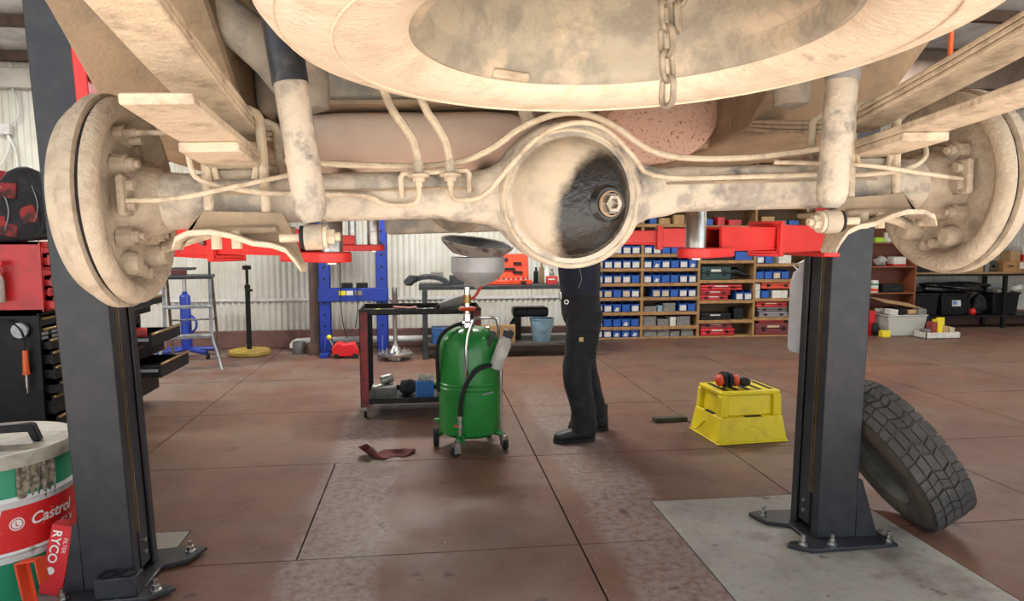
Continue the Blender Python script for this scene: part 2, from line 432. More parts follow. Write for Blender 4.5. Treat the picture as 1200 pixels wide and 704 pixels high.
# banjo flange behind the cover
MB().lathe([(.095, -.0655), (.112, -.0655), (.120, -.061), (.124, -.050), (.124, -.03), (.10, -.03)], (0, 0, -.008), 'Y', 56).build('banjo_flange', HOUS, truck, ang=60)
# differential cover, oil stained on one side
def cover_mat():
    m = mat('dusty_cover_with_oil', (.54, .45, .33), (.42, .355, .27), .8, 0, 18, .42, .68, .3, 70, (.30, .26, .21), 9, .62, .8).copy()
    nt = m.node_tree; N = nt.nodes; L = nt.links; b = N['Principled BSDF']
    src = b.inputs['Base Color'].links[0].from_socket
    tc = N.new('ShaderNodeTexCoord'); mp = N.new('ShaderNodeMapping'); mp.vector_type = 'TEXTURE'
    mp.inputs['Location'].default_value = (.036, -.10, -.034); mp.inputs['Rotation'].default_value = (0, R(26), 0); mp.inputs['Scale'].default_value = (.075, .25, .112)
    L.new(tc.outputs['Object'], mp.inputs['Vector'])
    nz = N.new('ShaderNodeTexNoise'); nz.inputs['Scale'].default_value = 38; nz.inputs['Detail'].default_value = 9; nz.inputs['Roughness'].default_value = .7; L.new(tc.outputs['Object'], nz.inputs['Vector'])
    ln = N.new('ShaderNodeVectorMath'); ln.operation = 'LENGTH'; L.new(mp.outputs[0], ln.inputs[0])
    ad = N.new('ShaderNodeMath'); ad.operation = 'ADD'; L.new(ln.outputs['Value'], ad.inputs[0])
    mu = N.new('ShaderNodeMath'); mu.operation = 'MULTIPLY'; mu.inputs[1].default_value = .34; L.new(nz.outputs['Fac'], mu.inputs[0]); L.new(mu.outputs[0], ad.inputs[1])
    mr = N.new('ShaderNodeMapRange'); mr.interpolation_type = 'SMOOTHSTEP'; mr.inputs[1].default_value = .95; mr.inputs[2].default_value = 1.25; mr.inputs[3].default_value = 1; mr.inputs[4].default_value = 0
    L.new(ad.outputs[0], mr.inputs[0])
    mx = N.new('ShaderNodeMix'); mx.data_type = 'RGBA'; L.new(mr.outputs[0], mx.inputs[0]); L.new(src, mx.inputs[6]); mx.inputs[7].default_value = (.012, .011, .010, 1)
    L.new(mx.outputs[2], b.inputs['Base Color'])
    r2 = N.new('ShaderNodeMapRange'); r2.inputs[3].default_value = .8; r2.inputs[4].default_value = .24; L.new(mr.outputs[0], r2.inputs[0]); L.new(r2.outputs[0], b.inputs['Roughness'])
    return m
COVM = cover_mat()
cov = MB()
prof = [(0, -.142), (.02, -.1415), (.04, -.139), (.06, -.133), (.078, -.122), (.092, -.106), (.101, -.086), (.106, -.068), (.116, -.064), (.118, -.058)]
cov.lathe([(r_ * .95, -.058 + (h + .058) * .66) for (r_, h) in prof], (-.004, 0, -.014), 'Y', 56)
cvo = cov.build('differential_cover', COVM, truck, ang=60)
# weld ring around the cover
MB().tube([(.112 * math.cos(a) - .004, -.064, .112 * math.sin(a) - .014) for a in [2 * PI * i / 48 for i in range(49)]], .0035, 6, False).build('weld_ring', DUST, cvo)
# filler plug on a boss
pc = Vector((.047, -.101, -.026)); nrm = Vector((.34, -.93, -.06)).normalized(); Mq = nrm.to_track_quat('Z', 'Y').to_matrix()
bs = MB().lathe([(0, -.02), (.036, -.02), (.034, .002), (.026, .008), (.0, .008)], pc, 'Z', 28, Mq).build('plug_boss', OILM, cvo)
MB().lathe([(.0185, .006), (.021, .008), (.021, .012), (.0185, .014)], pc, 'Z', 28, Mq).build('plug_washer', DUST2, cvo)
pg = MB().lathe([(.019, .008), (.019, .012), (.0155, .012), (.0155, .021), (.0085, .021), (.0075, .013), (0, .013)], pc, 'Z', 6, Mq).build('filler_plug', mat('worn_plug_steel', (.45, .40, .33), (.30, .26, .20), .4, .8, 30), cvo, bev=.0008, label='steel hexagon filler plug in the oily patch')

# --- brake drums, each with backing plate and fittings
def drum(sgn):
    x0 = .717 * sgn
    d = MB().lathe([(.0, .074), (.06, .074), (.075, .060), (.148, .058), (.155, .050), (.158, .040), (.166, .036), (.170, .030), (.170, .014), (.160, .012), (.15, .012)], (0, 0, 0), 'X', 64)
    if sgn < 0: xf(d, lambda p: Vector((-p.x, p.y, p.z)))
    dr = xf(d, lambda p: p + Vector((x0, 0, 0))).build('brake_drum', DRUMD, truck, ang=40)
    def sx(mb): return xf(mb, (lambda p: Vector((p.x * sgn + x0, p.y, p.z))))
    # backing plate: raised rim, dished face
    sx(MB().lathe([(.05, .004), (.08, .004), (.105, .010), (.122, .012), (.130, .002), (.136, -.010), (.146, -.014), (.158, -.012), (.164, -.004), (.165, .006), (.15, .012)], axis='X', n=64)).build('backing_plate', DRUMD, dr, ang=45)
    sx(MB().lathe([(.148, .004), (.161, .006), (.161, .014), (.148, .014)], axis='X', n=64)).build('drum_gap', BLACKR, dr, label='dark gap ring between drum and backing plate')
    # axle flange and its four nuts
    sx(MB().lathe([(.044, -.06), (.052, -.05), (.056, -.03), (.060, -.016), (.068, -.012), (.070, .006)], axis='X', n=32)).build('axle_flange', DRUMD, dr)
    for (yy, zz) in ((-.052, .055), (-.052, -.055), (.052, .055), (.052, -.055)):
        b_ = sx(MB().lathe([(0, -.034), (.006, -.034), (.006, -.027), (.010, -.027), (.0105, -.016), (.0155, -.015), (.0165, .004)], (0, yy, zz), 'X', 10)).build('flange_nut', DRUMD, dr)
    # brake pipe block, adjuster plugs, rubber bung, wheel cylinder screws
    sx(MB().box((-.018, -.076, .006), (.012, .042, .062))).build('pipe_block', DRUMD, dr, bev=.004)
    for zz in (.018, -.012): sx(MB().cyl((-.034, -.076, zz + .004), (-.015, -.076, zz + .004), .009, n=10)).build('block_bolt', DRUMD, dr)
    sx(MB().lathe([(0, -.016), (.014, -.015), (.019, -.008), (.020, .010)], (0, -.03, -.098), 'X', 20)).build('rubber_bung', DRUMD, dr)
    for (yy, zz) in ((.012, -.112), (.034, -.118)): sx(MB().lathe([(0, -.006), (.009, -.006), (.010, .012)], (0, yy, zz), 'X', 14)).build('adjuster_plug', DRUMD, dr)
    sx(MB().lathe([(0, -.022), (.018, -.020), (.022, -.006), (.024, .010)], (0, .075, -.085), 'X', 14)).build('cable_boss', DRUMD, dr)
    for (yy, zz) in ((-.02, .108), (-.002, .098)):
        sx(MB().lathe([(0, -.022), (.007, -.022), (.007, -.004), (.013, -.003), (.013, .010)], (0, yy, zz), 'X', 10)).build('cylinder_screw', DRUMD, dr)
    sx(MB().lathe([(0, .0), (.011, .001), (.011, .010)], (0, .05, .09), 'X', 14)).build('inspection_plug', DRUMD, dr)
    return dr
drum(-1); drum(1)

# --- leaf springs
def leaf_path(y0, y1, zf, n=22): return [(y0 + (y1 - y0) * i / n, zf(y0 + (y1 - y0) * i / n)) for i in range(n + 1)]
def leaf(parent, x, y0, y1, zf, t, w_=.07, m=DUST):
    pth = leaf_path(y0, y1, zf); rs = []
    for (y, z) in pth: rs.append([(x - w_ / 2, y, z), (x + w_ / 2, y, z), (x + w_ / 2, y, z + t), (x - w_ / 2, y, z + t)])
    return MB().rings(rs).build('leaf', m, parent, bev=.002, ang=50)
zm = lambda y: .094 + .14 * abs(y) + .08 * y * y
zo = lambda y: .042 + .06 * abs(y) + .05 * y * y
for sgn in (-1, 1):
    x = .538 * sgn
    main = leaf(truck, x, -.78, .78, lambda y: zm(y) + .018, .008); main.name = 'leaf_spring'
    leaf(main, x, -.70, .70, lambda y: zm(y) + .009, .008)
    leaf(main, x, -.62, .60, lambda y: zm(y), .008)
    leaf(main, x, -.37 if sgn < 0 else -.50, .37, lambda y: zo(y) + .0145, .013, .080)
    leaf(main, x, -.19, .19, lambda y: zo(y), .014, .080)
    for y in (-.50, .42): MB().tube([(x - .04, y, zm(y) + .03), (x - .04, y, zm(y) - .006), (x + .04, y, zm(y) - .006), (x + .04, y, zm(y) + .03)], .004, 6).build('spring_clip', DUST2, main)
    MB().cyl((x - .04, -.79, zm(-.79) + .03), (x + .04, -.79, zm(-.79) + .03), .022, n=16).build('spring_eye', DUST2, main)
    MB().cyl((x - .04, .79, zm(.79) + .03), (x + .04, .79, zm(.79) + .03), .022, n=16).build('spring_eye', DUST2, main)
    # seat block between spring and axle
    MB().bb(x - .034, x + .034, -.055, .055, .030, .046).build('spring_seat', DUSTG, truck, bev=.004)
    sk = MB()
    sk.tube([(x - .028, -.062, .028), (x - .032, -.062, .048), (x - .026, -.062, .054), (x + .026, -.062, .054), (x + .032, -.062, .048), (x + .028, -.062, .028)], .005, 8, True, 1)
    sk.build('seat_loop', DUST, truck)
    for y in (-.062, .062):
        MB().tube([(x - .043, y, -.052), (x - .043, y, .115), (x - .036, y, .132), (x, y, .138), (x + .036, y, .132), (x + .043, y, .115), (x + .043, y, -.052)], .0078, 10, True, 1).build('u_bolt', DUST, truck)
    # spring plate with a curled rear lip carrying the shock eye; nuts under it
    inn = -sgn   # towards the middle of the truck
    MB().bb(x - .062, x + .062, -.085, .08, -.058, -.046).build('spring_plate', DUST2, truck, bev=.003)
    prof = [(.085, -.072), (.080, -.058), (.062, -.050), (.03, -.049), (0, -.056), (-.03, -.068), (-.058, -.072), (-.078, -.080), (-.092, -.098), (-.100, -.112)]
    top = [(x + inn * (-p) , z) for (p, z) in prof]; bot = [(a, z - .0085) for (a, z) in reversed(top)]
    MB().prism(top + bot, -.114, -.066, 'XZ').build('plate_lip', DUST, truck, bev=.002, ang=50)
    web = [(x + inn * (-p), z) for (p, z) in prof] + [(x + inn * .084, -.060), (x + inn * .070, -.026), (x - inn * .050, -.020), (x - inn * .068, -.034)]
    MB().prism(web, -.074, -.067, 'XZ').build('plate_web', DUST2, truck, bev=.002)
    for dx in (-.03, .0): MB().cyl((x + dx, -.082, -.080), (x + dx, -.082, -.052), .008, n=8).build('u_bolt_nut', DUST, truck)
    # shock absorber
    xb, xt = (.412 * sgn, .449 * sgn)
    pb, pt = Vector((xb, -.135, -.055)), Vector((xt, -.125, .30))
    sh = MB().tube([pb + (pt - pb) * .03, pb + (pt - pb) * .06, pb + (pt - pb) * .10, pb + (pt - pb) * .62], [.012, .021, .0245, .0245], 20).build('shock_absorber', HOUS, truck)
    MB().tube([pb + (pt - pb) * .60, pb + (pt - pb) * .605, pb + (pt - pb) * 1.0], [.020, .0265, .0265], 20).build('dust_tube', SHOCKM if sgn < 0 else mat('blue_grey_dusty_tube', (.30, .30, .29), (.42, .36, .29), .6, .1, 14, .4, .7), sh)
    MB().cyl((xb - .013, -.135, -.066), (xb + .013, -.135, -.066), .0195, n=18).build('lower_eye', DUSTG, sh)
    for dx in (-.0165, .0165): MB().cyl((xb + dx - .003, -.135, -.066), (xb + dx + .003, -.135, -.066), .018, n=18).build('eye_washer', BLACKR if dx * inn < 0 else DUST, sh)
    MB().cyl((xb + inn * .019, -.135, -.066), (xb + inn * .030, -.135, -.066), .012, n=6).build('eye_nut', DUST, sh)
    MB().cyl((xb - inn * .05, -.135, -.066), (xb + inn * .038, -.135, -.066), .0065, n=10).build('eye_bolt', DUST, sh)

# --- brake pipes, hoses and bracket on the housing
def pipe(name, pts, r, m=DUST, parent=truck, sm=2): return MB().tube(pts, r, 8, True, sm).build(name, m, parent)
br = MB().tube([(-.283, -.046, -.004), (-.283, -.060, .026), (-.279, -.060, .032), (-.176, -.060, .035), (-.172, -.060, .03), (-.172, -.046, .002)], .0045, 8, True).build('hose_bracket', DUST, truck)
for hx, tx, top in ((-.254, -.30, .20), (-.203, -.245, .20)):
    MB().lathe([(0, .010), (.006, .010), (.006, .018), (.010, .018), (.010, .024), (.018, .026), (.018, .030), (0, .030)], (hx, -.062, 0), 'Z', 12).build('hose_union', DUST, br)
    pipe('brake_hose', [(hx, -.062, .03), (hx, -.062, .055), (hx - .006, -.058, .09), (tx - .004, -.05, .15), (tx - .02, -.05, top + .06)], .0068, DUST)
    MB().cyl((hx, -.062, .034), (hx, -.062, .052), .0085, n=10).build('hose_ferrule', DUSTG, br)
pipe('brake_pipe', [(-.254, -.062, .016), (-.255, -.060, -.012), (-.268, -.052, -.018), (-.31, -.050, -.018), (-.335, -.050, .000), (-.42, -.052, .004), (-.50, -.09, .004), (-.585, -.088, .022), (-.598, -.088, .045), (-.600, -.08, .10)], .0042)
pipe('brake_pipe', [(-.203, -.062, .016), (-.203, -.060, -.006), (-.19, -.058, -.014), (-.15, -.068, -.010), (-.115, -.082, .03), (-.06, -.09, .088), (0, -.092, .108), (.05, -.09, .098), (.10, -.08, .05), (.128, -.07, .014), (.30, -.048, .016), (.46, -.05, .018), (.53, -.075, .012), (.60, -.085, .022), (.64, -.07, .05), (.64, -.03, .09)], .0042)
pipe('brake_pipe', [(-.42, -.05, .042), (-.52, -.10, .016), (-.62, -.10, -.004), (-.695, -.085, -.002)], .0038)
pipe('brake_pipe', [(.36, -.05, .040), (.50, -.09, .03), (.60, -.10, .012), (.69, -.085, .002)], .0038)
pipe('breather_hose', [(-.47, -.02, .06), (-.34, -.03, .048), (-.20, -.03, .045), (-.13, -.045, .07), (-.08, -.06, .108), (0, -.06, .132), (.07, -.06, .108), (.13, -.045, .066), (.2, -.03, .05), (.34, -.03, .05), (.50, -.02, .07)], .0055)
pipe('cylinder_pipe', [(-.70, -.02, .108), (-.62, -.03, .106), (-.56, -.03, .105)], .0042)
for sgn in (-1, 1):
    pipe('handbrake_cable', [(sgn * .695, .06, -.075), (sgn * .64, .03, -.062), (sgn * .55, .09, -.03), (sgn * .40, .3, .05), (sgn * .2, .8, .12)], .009, DUST)
# --- exhaust tail pipe, tank, muffler, chassis
tank = MB()
rs = []
for (x, k) in ((-.505, .55), (-.49, .8), (-.46, .95), (-.40, 1), (-.12, 1), (-.06, .95), (-.03, .8), (-.015, .55)):
    rs.append([(x, .41 + .22 * c * k, .125 + .066 * s_ * k) for (c, s_) in [(math.copysign(abs(math.cos(a)) ** .5, math.cos(a)), math.copysign(abs(math.sin(a)) ** .6, math.sin(a))) for a in [2 * PI * j / 24 for j in range(24)]]])
tank.rings(rs)
tk = tank.build('fuel_tank', mat('pinkish_dusty_tank', (.84, .68, .55), (.72, .56, .45), .8, 0, 4, .35, .7, .2, 50), truck, ang=50)
MB().bb(-.52, .0, .18, .66, .188, .196).build('tank_seam', DUST2, tk)
MB().bb(-.50, -.02, .2, .64, .194, .34).build('tank_top', DUSTG, tk, bev=.02, seg=2)
for dx in (-.40, -.12): MB().bb(dx - .02, dx + .02, .185, .64, .052, .060).build('tank_strap', DUST2, tk)
pipe('filler_hose', [(-.045, .06, .24), (-.06, .08, .17), (-.045, .10, .13), (-.01, .12, .11)], .013, DUST)
mu = MB().lathe([(0, -.02), (.10, -.012), (.135, .0), (.150, .004), (.158, .012), (.150, .02), (.150, .5), (.158, .508), (.150, .516), (0, .53)], (.33, .5, .235), 'Y', 40)
xf(mu, lambda p: Vector((.33 + (p.x - .33) * 1.15, p.y, .235 + (p.z - .235) * .88)))
mu.build('muffler', RUSTY, truck, ang=45)
pipe('exhaust_pipe', [(.33, 1.0, .23), (.33, 1.8, .1), (.2, 2.4, .0), (.15, 2.9, .02)], .032, RUSTY)
pipe('tail_pipe', [(.20, .50, .20), (.21, .40, .22), (.25, .1, .30), (.33, -.1, .34), (.42, -.3, .34)], .034, RUSTY)
def rail(xa, xb):
    pts = [(-1.05, .42), (-.06, .42), (.09, .33), (.33, .155), (.6, .13), (3.2, .12)]
    top = [(-1.05, .56), (.0, .56), (.2, .50), (.42, .32), (.7, .28), (3.2, .27)]
    return MB().prism(pts + top[::-1], min(xa, xb), max(xa, xb), 'YZ').build('chassis_rail', DUST2, truck, bev=.006)
rail(-.862, -.60); rail(.50, .80)
MB().bb(-.6, .52, .95, 1.05, .16, .26).build('crossmember', DUST2, truck, bev=.01)
MB().bb(-.6, .52, -.02, .06, .40, .52).build('crossmember', DUSTG, truck, bev=.01)
MB().bb(-.6, .52, -.86, -.78, .40, .52).build('crossmember', DUST, truck, bev=.01)
MB().bb(-.90, .90, -1.15, .95, .56, .60).build('tray_floor', DUST2, truck)
MB().bb(-.86, .86, .95, 3.3, .30, .36).build('cab_floor', DUST2, truck)
MB().bb(-.78, .78, .90, .94, .30, .60).build('cab_rear_panel', DUSTG, truck)
for s_ in (-1, 1):   # bump stops on the rails
    MB().lathe([(0, .14), (.03, .15), (.034, .18), (.03, .24), (.034, .30), (.03, .42)], (s_ * .43, .02, 0), 'Z', 16).build('bump_stop', DUSTG, truck)
    MB().bb(s_ * .52 - .05, s_ * .52 + .05, .55, .80, .14, .25).build('spring_hanger', DUST2, truck, bev=.01)
    MB().bb(s_ * .538 - .045, s_ * .538 + .045, -.86, -.74, .22, .44).build('spring_shackle', DUST2, truck, bev=.01)
MB().bb(-.42, .30, 1.75, 1.95, -.055, .02).build('gearbox_crossmember', DUSTG, truck, bev=.02, seg=2)
gb = MB(); gb.tube([(-.1, .9, .06), (-.1, 1.6, .09), (-.1, 1.75, .10), (-.1, 2.4, .12)], [.05, .05, .16, .17], 20); gb.build('gearbox', DUSTG, truck)
MB().tube([(0, .07, 0), (0, .14, .01), (-.1, .95, .06)], [.055, .035, .035], 16).build('prop_shaft', DUSTG, truck)
MB().bb(-.60, -.49, .35, .85, .20, .55).build('inner_guard', DUSTG, truck, bev=.03, seg=2)
MB().tube([(-.62, .16, .36), (-.54, .20, .30), (-.49, .27, .22), (-.47, .34, .15)], [.045, .040, .036, .032], 14, True, 1).build('shock_crossbar', DUSTG, truck)
MB().bb(.60, .90, -.95, -.70, .30, .56).build('tray_corner_gusset', DUST, truck, bev=.01)

# --- spare wheel slung under the tray
SPR = (.207, .718, 1.760)
spare = thing('spare_wheel', 'dust-coated spare wheel slung flat under the tray, a chain hanging below it', 'wheel', SPR, (-.0225, -.031, 0))
tprof = [(.222, -.086), (.226, -.098), (.240, -.108), (.262, -.115), (.290, -.1165), (.318, -.113), (.325, -.110), (.330, -.110), (.345, -.104), (.360, -.093), (.370, -.080), (.376, -.06), (.379, -.03), (.380, 0), (.379, .03), (.376, .06), (.370, .080), (.355, .1), (.33, .11), (.29, .1165), (.24, .108), (.222, .086)]
tyr = MB().lathe(tprof, n=96).build('tyre', DUSTL, spare, ang=50)
for rr, hz in ((.300, -.1162), (.350, -.1008)):
    MB().tube([(rr * math.cos(a), rr * math.sin(a), hz) for a in [2 * PI * i / 96 for i in range(97)]], .0016, 5, False).build('sidewall_rib', DUSTL, tyr)
for k in range(40):
    a = 2 * PI * (k + random.random() * .6) / 40; rr = .372 + random.random() * .006; hz = -.06 + random.random() * .05
    MB().cyl((rr * math.cos(a), rr * math.sin(a), hz), ((rr + .006) * math.cos(a), (rr + .006) * math.sin(a), hz - .006), .0007, n=4).build('rubber_spike', DUSTL, tyr)
rim = MB().lathe([(.226, -.088), (.226, -.097), (.218, -.099), (.212, -.094), (.209, -.085), (.206, -.07), (.193, -.060), (.188, -.04), (.187, -.0), (.180, .02), (.172, .03), (.15, .034), (.12, .030), (.10, .02), (.08, .02), (.07, .03), (.035, .032), (.03, .06), (.0, .06)], n=80).build('rim', RIMM, spare, ang=40)
MB().bb(-.028, .028, -.007, .007, -.006, .006).build('balance_weight', DUST, rim, (-.10, .186, -.094), (0, 0, R(28)), bev=.003)
MB().lathe([(0, -.02), (.05, -.02), (.055, 0), (.05, .03), (0, .03)], n=24).build('carrier_plate', DUSTG, spare)
chn = None
CHM = mat('dusty_chain_steel', (.50, .41, .30), (.30, .25, .19), .6, .4, 40)
def link_mb(L_=.036, w_=.022, r=.0034):
    h = L_ / 2 - w_ / 2; pts = []
    for i in range(9): a = PI * i / 8; pts.append((math.cos(a) * (w_ / 2 - r), 0, h + math.sin(a) * (w_ / 2 - r)))
    for i in range(9): a = PI + PI * i / 8; pts.append((math.cos(a) * (w_ / 2 - r), 0, -h + math.sin(a) * (w_ / 2 - r)))
    pts.append(pts[0]); return MB().tube(pts, r, 6, False)
LK = link_mb().mesh('link'); LK.materials.append(CHM)
cx, cy = .036, -.02
chn = MB().cyl((cx, cy, -.02), (cx, cy, .0), .006, n=8).build('chain', CHM, spare)
for k in range(6):
    link('link', LK, chn, (cx, cy, -.035 - .0255 * k), (0, R(random.uniform(-5, 5)), R(90 * (k % 2) + 28)))
for k in range(3):
    link('link', LK, chn, (cx + .014, cy + .004, -.035 - .0255 * k), (0, R(random.uniform(-5, 5)), R(90 * (k % 2) + 60)))

# ================================================================== TWO-POST LIFT
def lift_post(label, x, y, lean, sgn, arms):
    t = thing('lift_post', label, 'car lift', (x, y, 0), (0, lean, 0), 'posts of the two-post lift')
    # C channel, open towards the middle (sgn = direction of the opening)
    H_ = 3.25; ow = .10; fy, by = -.11, .13; th = .012
    poly = [(-ow, fy), (ow, fy), (ow, fy + .055), (ow - th, fy + .055), (ow - th, fy + th), (-ow + th, fy + th), (-ow + th, by - th), (ow - th, by - th), (ow - th, by - .05), (ow, by - .05), (ow, by), (-ow, by)]
    poly = [(px * sgn, py) for (px, py) in poly]
    MB().prism(poly, .02, H_, 'XY').build('column', POSTM, t, bev=.005, seg=2)
    MB().bb(min(sgn * .05, sgn * .090), max(sgn * .05, sgn * .090), fy + .088, by - .056, .05, H_ - .05).build('slide_cover', POSTM, t, bev=.004)
    MB().bb(min(sgn * .090, sgn * .099), max(sgn * .090, sgn * .099), fy + .079, fy + .085, .22, H_).build('cable', STEEL, t)
    ch = MB().bb(min(sgn * .088, sgn * .097), max(sgn * .088, sgn * .097), fy + .064, fy + .071, .22, H_).build('chain_strip', GOLD, t)
    # base plate, gussets, anchors
    bp = [(-.26 if sgn < 0 else -.18, -.20), (.18, -.22), (.27, -.15), (.24, -.12), (.14, -.12), (.14, .06), (.24, .10), (.28, .22), (.2, .25), (-.24 if sgn < 0 else -.17, .22)]
    bp = [(px * sgn, py) for (px, py) in bp]
    MB().prism(bp, .001, .02, 'XY').build('base_plate', POSTM, t, bev=.004)
    for yy in (fy + .006, by - .006):
        go = .115 if sgn < 0 else .085
        gp = [(-ow * sgn, .02), ((-ow - go) * sgn, .02), ((-ow - go + .01) * sgn, .05), ((-ow - .02) * sgn, .30), (-ow * sgn, .31)]
        MB().prism(gp, yy - .006, yy + .006, 'XZ').build('gusset', POSTM, t, bev=.002)
    for (ax, ay) in ((-.23 if sgn < 0 else -.155, -.165), (.06, -.175), (.20, -.165), (.22, .18), (-.2 if sgn < 0 else -.13, .19)):
        b_ = MB().cyl((ax * sgn, ay, .018), (ax * sgn, ay, .026), .022, n=16); b_.cyl((ax * sgn, ay, .026), (ax * sgn, ay, .045), .016, n=6); b_.cyl((ax * sgn, ay, .045), (ax * sgn, ay, .068), .009, n=10)
        b_.build('anchor_bolt', STEEL, t)
    for (bx, bz) in ((.088, .16), (.088, .11)): MB().cyl((bx * sgn, .02, bz), ((bx + .012) * sgn, .02, bz), .010, n=8).build('cover_screw', STEEL, t)
    # carriage and swing arms, world heights
    return t
def local(t, p): return Matrix.LocRotScale(t.location, t.rotation_euler, None).inverted() @ Vector(p)
def swing_arm(t, a, b_, h=.105, frac=.56, wid=.105, padr=.031, pad_h=.21, zt=1.375):
    """telescopic arm from a (hinge) to b (pad), both world xy; its own length axis is x"""
    a = Vector((a[0], a[1], zt)); b_ = Vector((b_[0], b_[1], zt)); L_ = (b_ - a).length; ang = math.atan2(b_.y - a.y, b_.x - a.x)
    Mi = Matrix.LocRotScale(t.location, t.rotation_euler, None).inverted() @ (Matrix.Translation(a) @ Matrix.Rotation(ang, 4, 'Z'))
    o = MB()
    th = .010; x1 = L_ * frac
    for (yy) in (-wid / 2 + th / 2, wid / 2 - th / 2): o.box((x1 / 2, yy, h / 2), (x1, th, h))
    o.box((x1 / 2, 0, th / 2), (x1, wid, th)); o.box((x1 / 2, 0, h - th / 2), (x1, wid, th))
    arm = o.build('swing_arm', REDL, t, bev=.003); arm.matrix_local = Mi
    c = MB(); xx = x1 - .012
    for yy in (-wid / 2 - .005, wid / 2 + .005): c.box((xx, yy, h / 2), (.03, .012, h + .024))
    c.box((xx, 0, -.006), (.03, wid + .02, .012)); c.box((xx, 0, h + .006), (.03, wid + .02, .012))
    c.build('arm_collar', REDL, arm, bev=.003)
    i = MB(); iw = wid - .026; ih = h - .026; x2 = L_ - .10
    for yy in (-iw / 2 + th / 2, iw / 2 - th / 2): i.box(((x1 - .05 + x2) / 2, yy, h / 2), (x2 - x1 + .05, th, ih))
    i.box(((x1 - .05 + x2) / 2, 0, h / 2 - ih / 2 + th / 2), (x2 - x1 + .05, iw, th)); i.box(((x1 - .05 + x2 - .05) / 2, 0, h / 2 + ih / 2 - th / 2), (x2 - x1, iw, th))
    i.build('inner_arm', REDL, arm, bev=.003)
    tp_ = MB(); poly = [(x2 - .07, -.055), (L_, -.055)] + [(L_ + .055 * math.cos(q), .055 * math.sin(q)) for q in [(-PI / 2 + PI * k / 12) for k in range(1, 12)]] + [(L_, .055), (x2 - .07, .055)]
    tp_.prism(poly, -.004, .026, 'XY'); tp_.build('tip_plate', REDL, arm, bev=.003)
    pd = MB().lathe([(0, .022), (padr, .022), (padr, pad_h * .55), (padr * .96, pad_h * .56), (padr * .96, pad_h), (0, pad_h)], (L_, 0, 0), 'Z', 28).build('lift_pad', STEEL, arm, bev=.001, label='bare steel lifting pad adaptor')
    MB().lathe([(0, -.006), (.02, -.006), (.02, .0), (0, .0)], (L_, 0, -.004), 'Z', 16).build('pad_screw', STEEL, arm)
    MB().cyl((x1 - .05, -wid / 2 - .014, h * .5), (x1 - .05, -wid / 2, h * .5), .012, n=10).build('arm_bolt', STEEL, arm)
    return arm
def carriage(t, x, y, sgn, z0=1.36, z1=1.95):
    c = MB()
    c.bb(min(sgn * .06, sgn * .12), max(sgn * .06, sgn * .12), -.05, .075, z0, z1)
    c.bb(min(sgn * .12, sgn * .20), max(sgn * .12, sgn * .20), -.20, .22, z0, z0 + .02)
    c.bb(min(sgn * .12, sgn * .20), max(sgn * .12, sgn * .20), -.20, .22, z0 + .125, z0 + .145)
    c.bb(min(sgn * .12, sgn * .14), max(sgn * .12, sgn * .14), -.18, .20, z0, z0 + .145)
    return c.build('carriage', REDL, t, bev=.004)
pl = lift_post('charcoal lift post beside the green oil drum, red arms on it', -1.30, 2.965, R(-2.35), 1, None)
carriage(pl, 0, 0, 1)
swing_arm(pl, (-1.14, 2.82), (-.272, 2.03), zt=1.382)
swing_arm(pl, (-1.14, 3.10), (-.262, 3.45), h=.085, wid=.085, zt=1.388, pad_h=.16, frac=.6)
MB().bb(-.02, .14, -.20, -.118, .02, .10).build('adaptor_holder', POSTM, pl, (0, 0, 0), bev=.004)
for dx in (.02, .10): MB().lathe([(.03, .10), (.034, .10), (.034, .104), (.026, .104), (.026, .09), (0, .09)], (dx, -.16, 0), 'Z', 16).build('adaptor_socket', BLACKM, pl)
MB().bb(.11, .125, -.115, -.04, 2.05, 2.6).build('carriage_pad', BLACKR, pl, label='ribbed black rubber door guard')
MB().bb(.06, .108, -.12, .10, 1.9, 2.24).build('carriage_back', REDL, pl, bev=.004)
pr_ = lift_post('charcoal lift post beside the leaning wheel, red arms on it', 1.925, 3.04, R(.9), -1, None)
carriage(pr_, 0, 0, -1)
swing_arm(pr_, (1.78, 2.90), (.812, 2.0), zt=1.392)
swing_arm(pr_, (1.76, 3.20), (.75, 3.45), h=.095, wid=.095, zt=1.40, pad_h=.16, frac=.6)

# ================================================================== LOOSE WHEEL LEANING ON THE POST
def wheel_rot(n, spin=0.):
    return Vector(n).normalized().to_track_quat('Z', 'Y').to_matrix().to_euler()
TYREB = mat('dusty_tread_rubber', (.050, .048, .046), (.085, .078, .070), .85, 0, 9, .4, .7, .3, 90)
TYRES = mat('brown_dusty_sidewall', (.095, .075, .058), (.050, .045, .040), .85, 0, 8, .4, .7, .3, 80)
lw_n = Vector((-.833, .079, -.547)).normalized()          # the face that looks down at the floor
lw_c = Vector((2.332, 3.09, .361))
lw = thing('loose_wheel', 'off-road tyre on a steel rim leaning against the charcoal lift post', 'wheel', lw_c, wheel_rot(lw_n))
cp = [(.205, .095), (.215, .108), (.245, .122), (.285, .126), (.325, .120), (.345, .108), (.360, .098), (.366, .085), (.368, .05), (.368, 0), (.368, -.05), (.366, -.085), (.345, -.108), (.285, -.126), (.245, -.122), (.215, -.108), (.205, -.095)]
ty = MB().lathe(cp, n=80).build('tyre', TYRES, lw, ang=50)
tb = MB()
NB = 52
def tread_block(a0, a1, w0, w1, sk, r0, r1):
    v = []
    for r_ in (r0, r1):
        for (a, w_) in ((a0, w0), (a1, w0), (a1 + sk, w1), (a0 + sk, w1)):
            v.append((r_ * math.cos(a), r_ * math.sin(a), w_))
    tb.add(v, [(0, 1, 2, 3), (4, 7, 6, 5), (0, 4, 5, 1), (1, 5, 6, 2), (2, 6, 7, 3), (3, 7, 4, 0)])
da = 2 * PI / NB
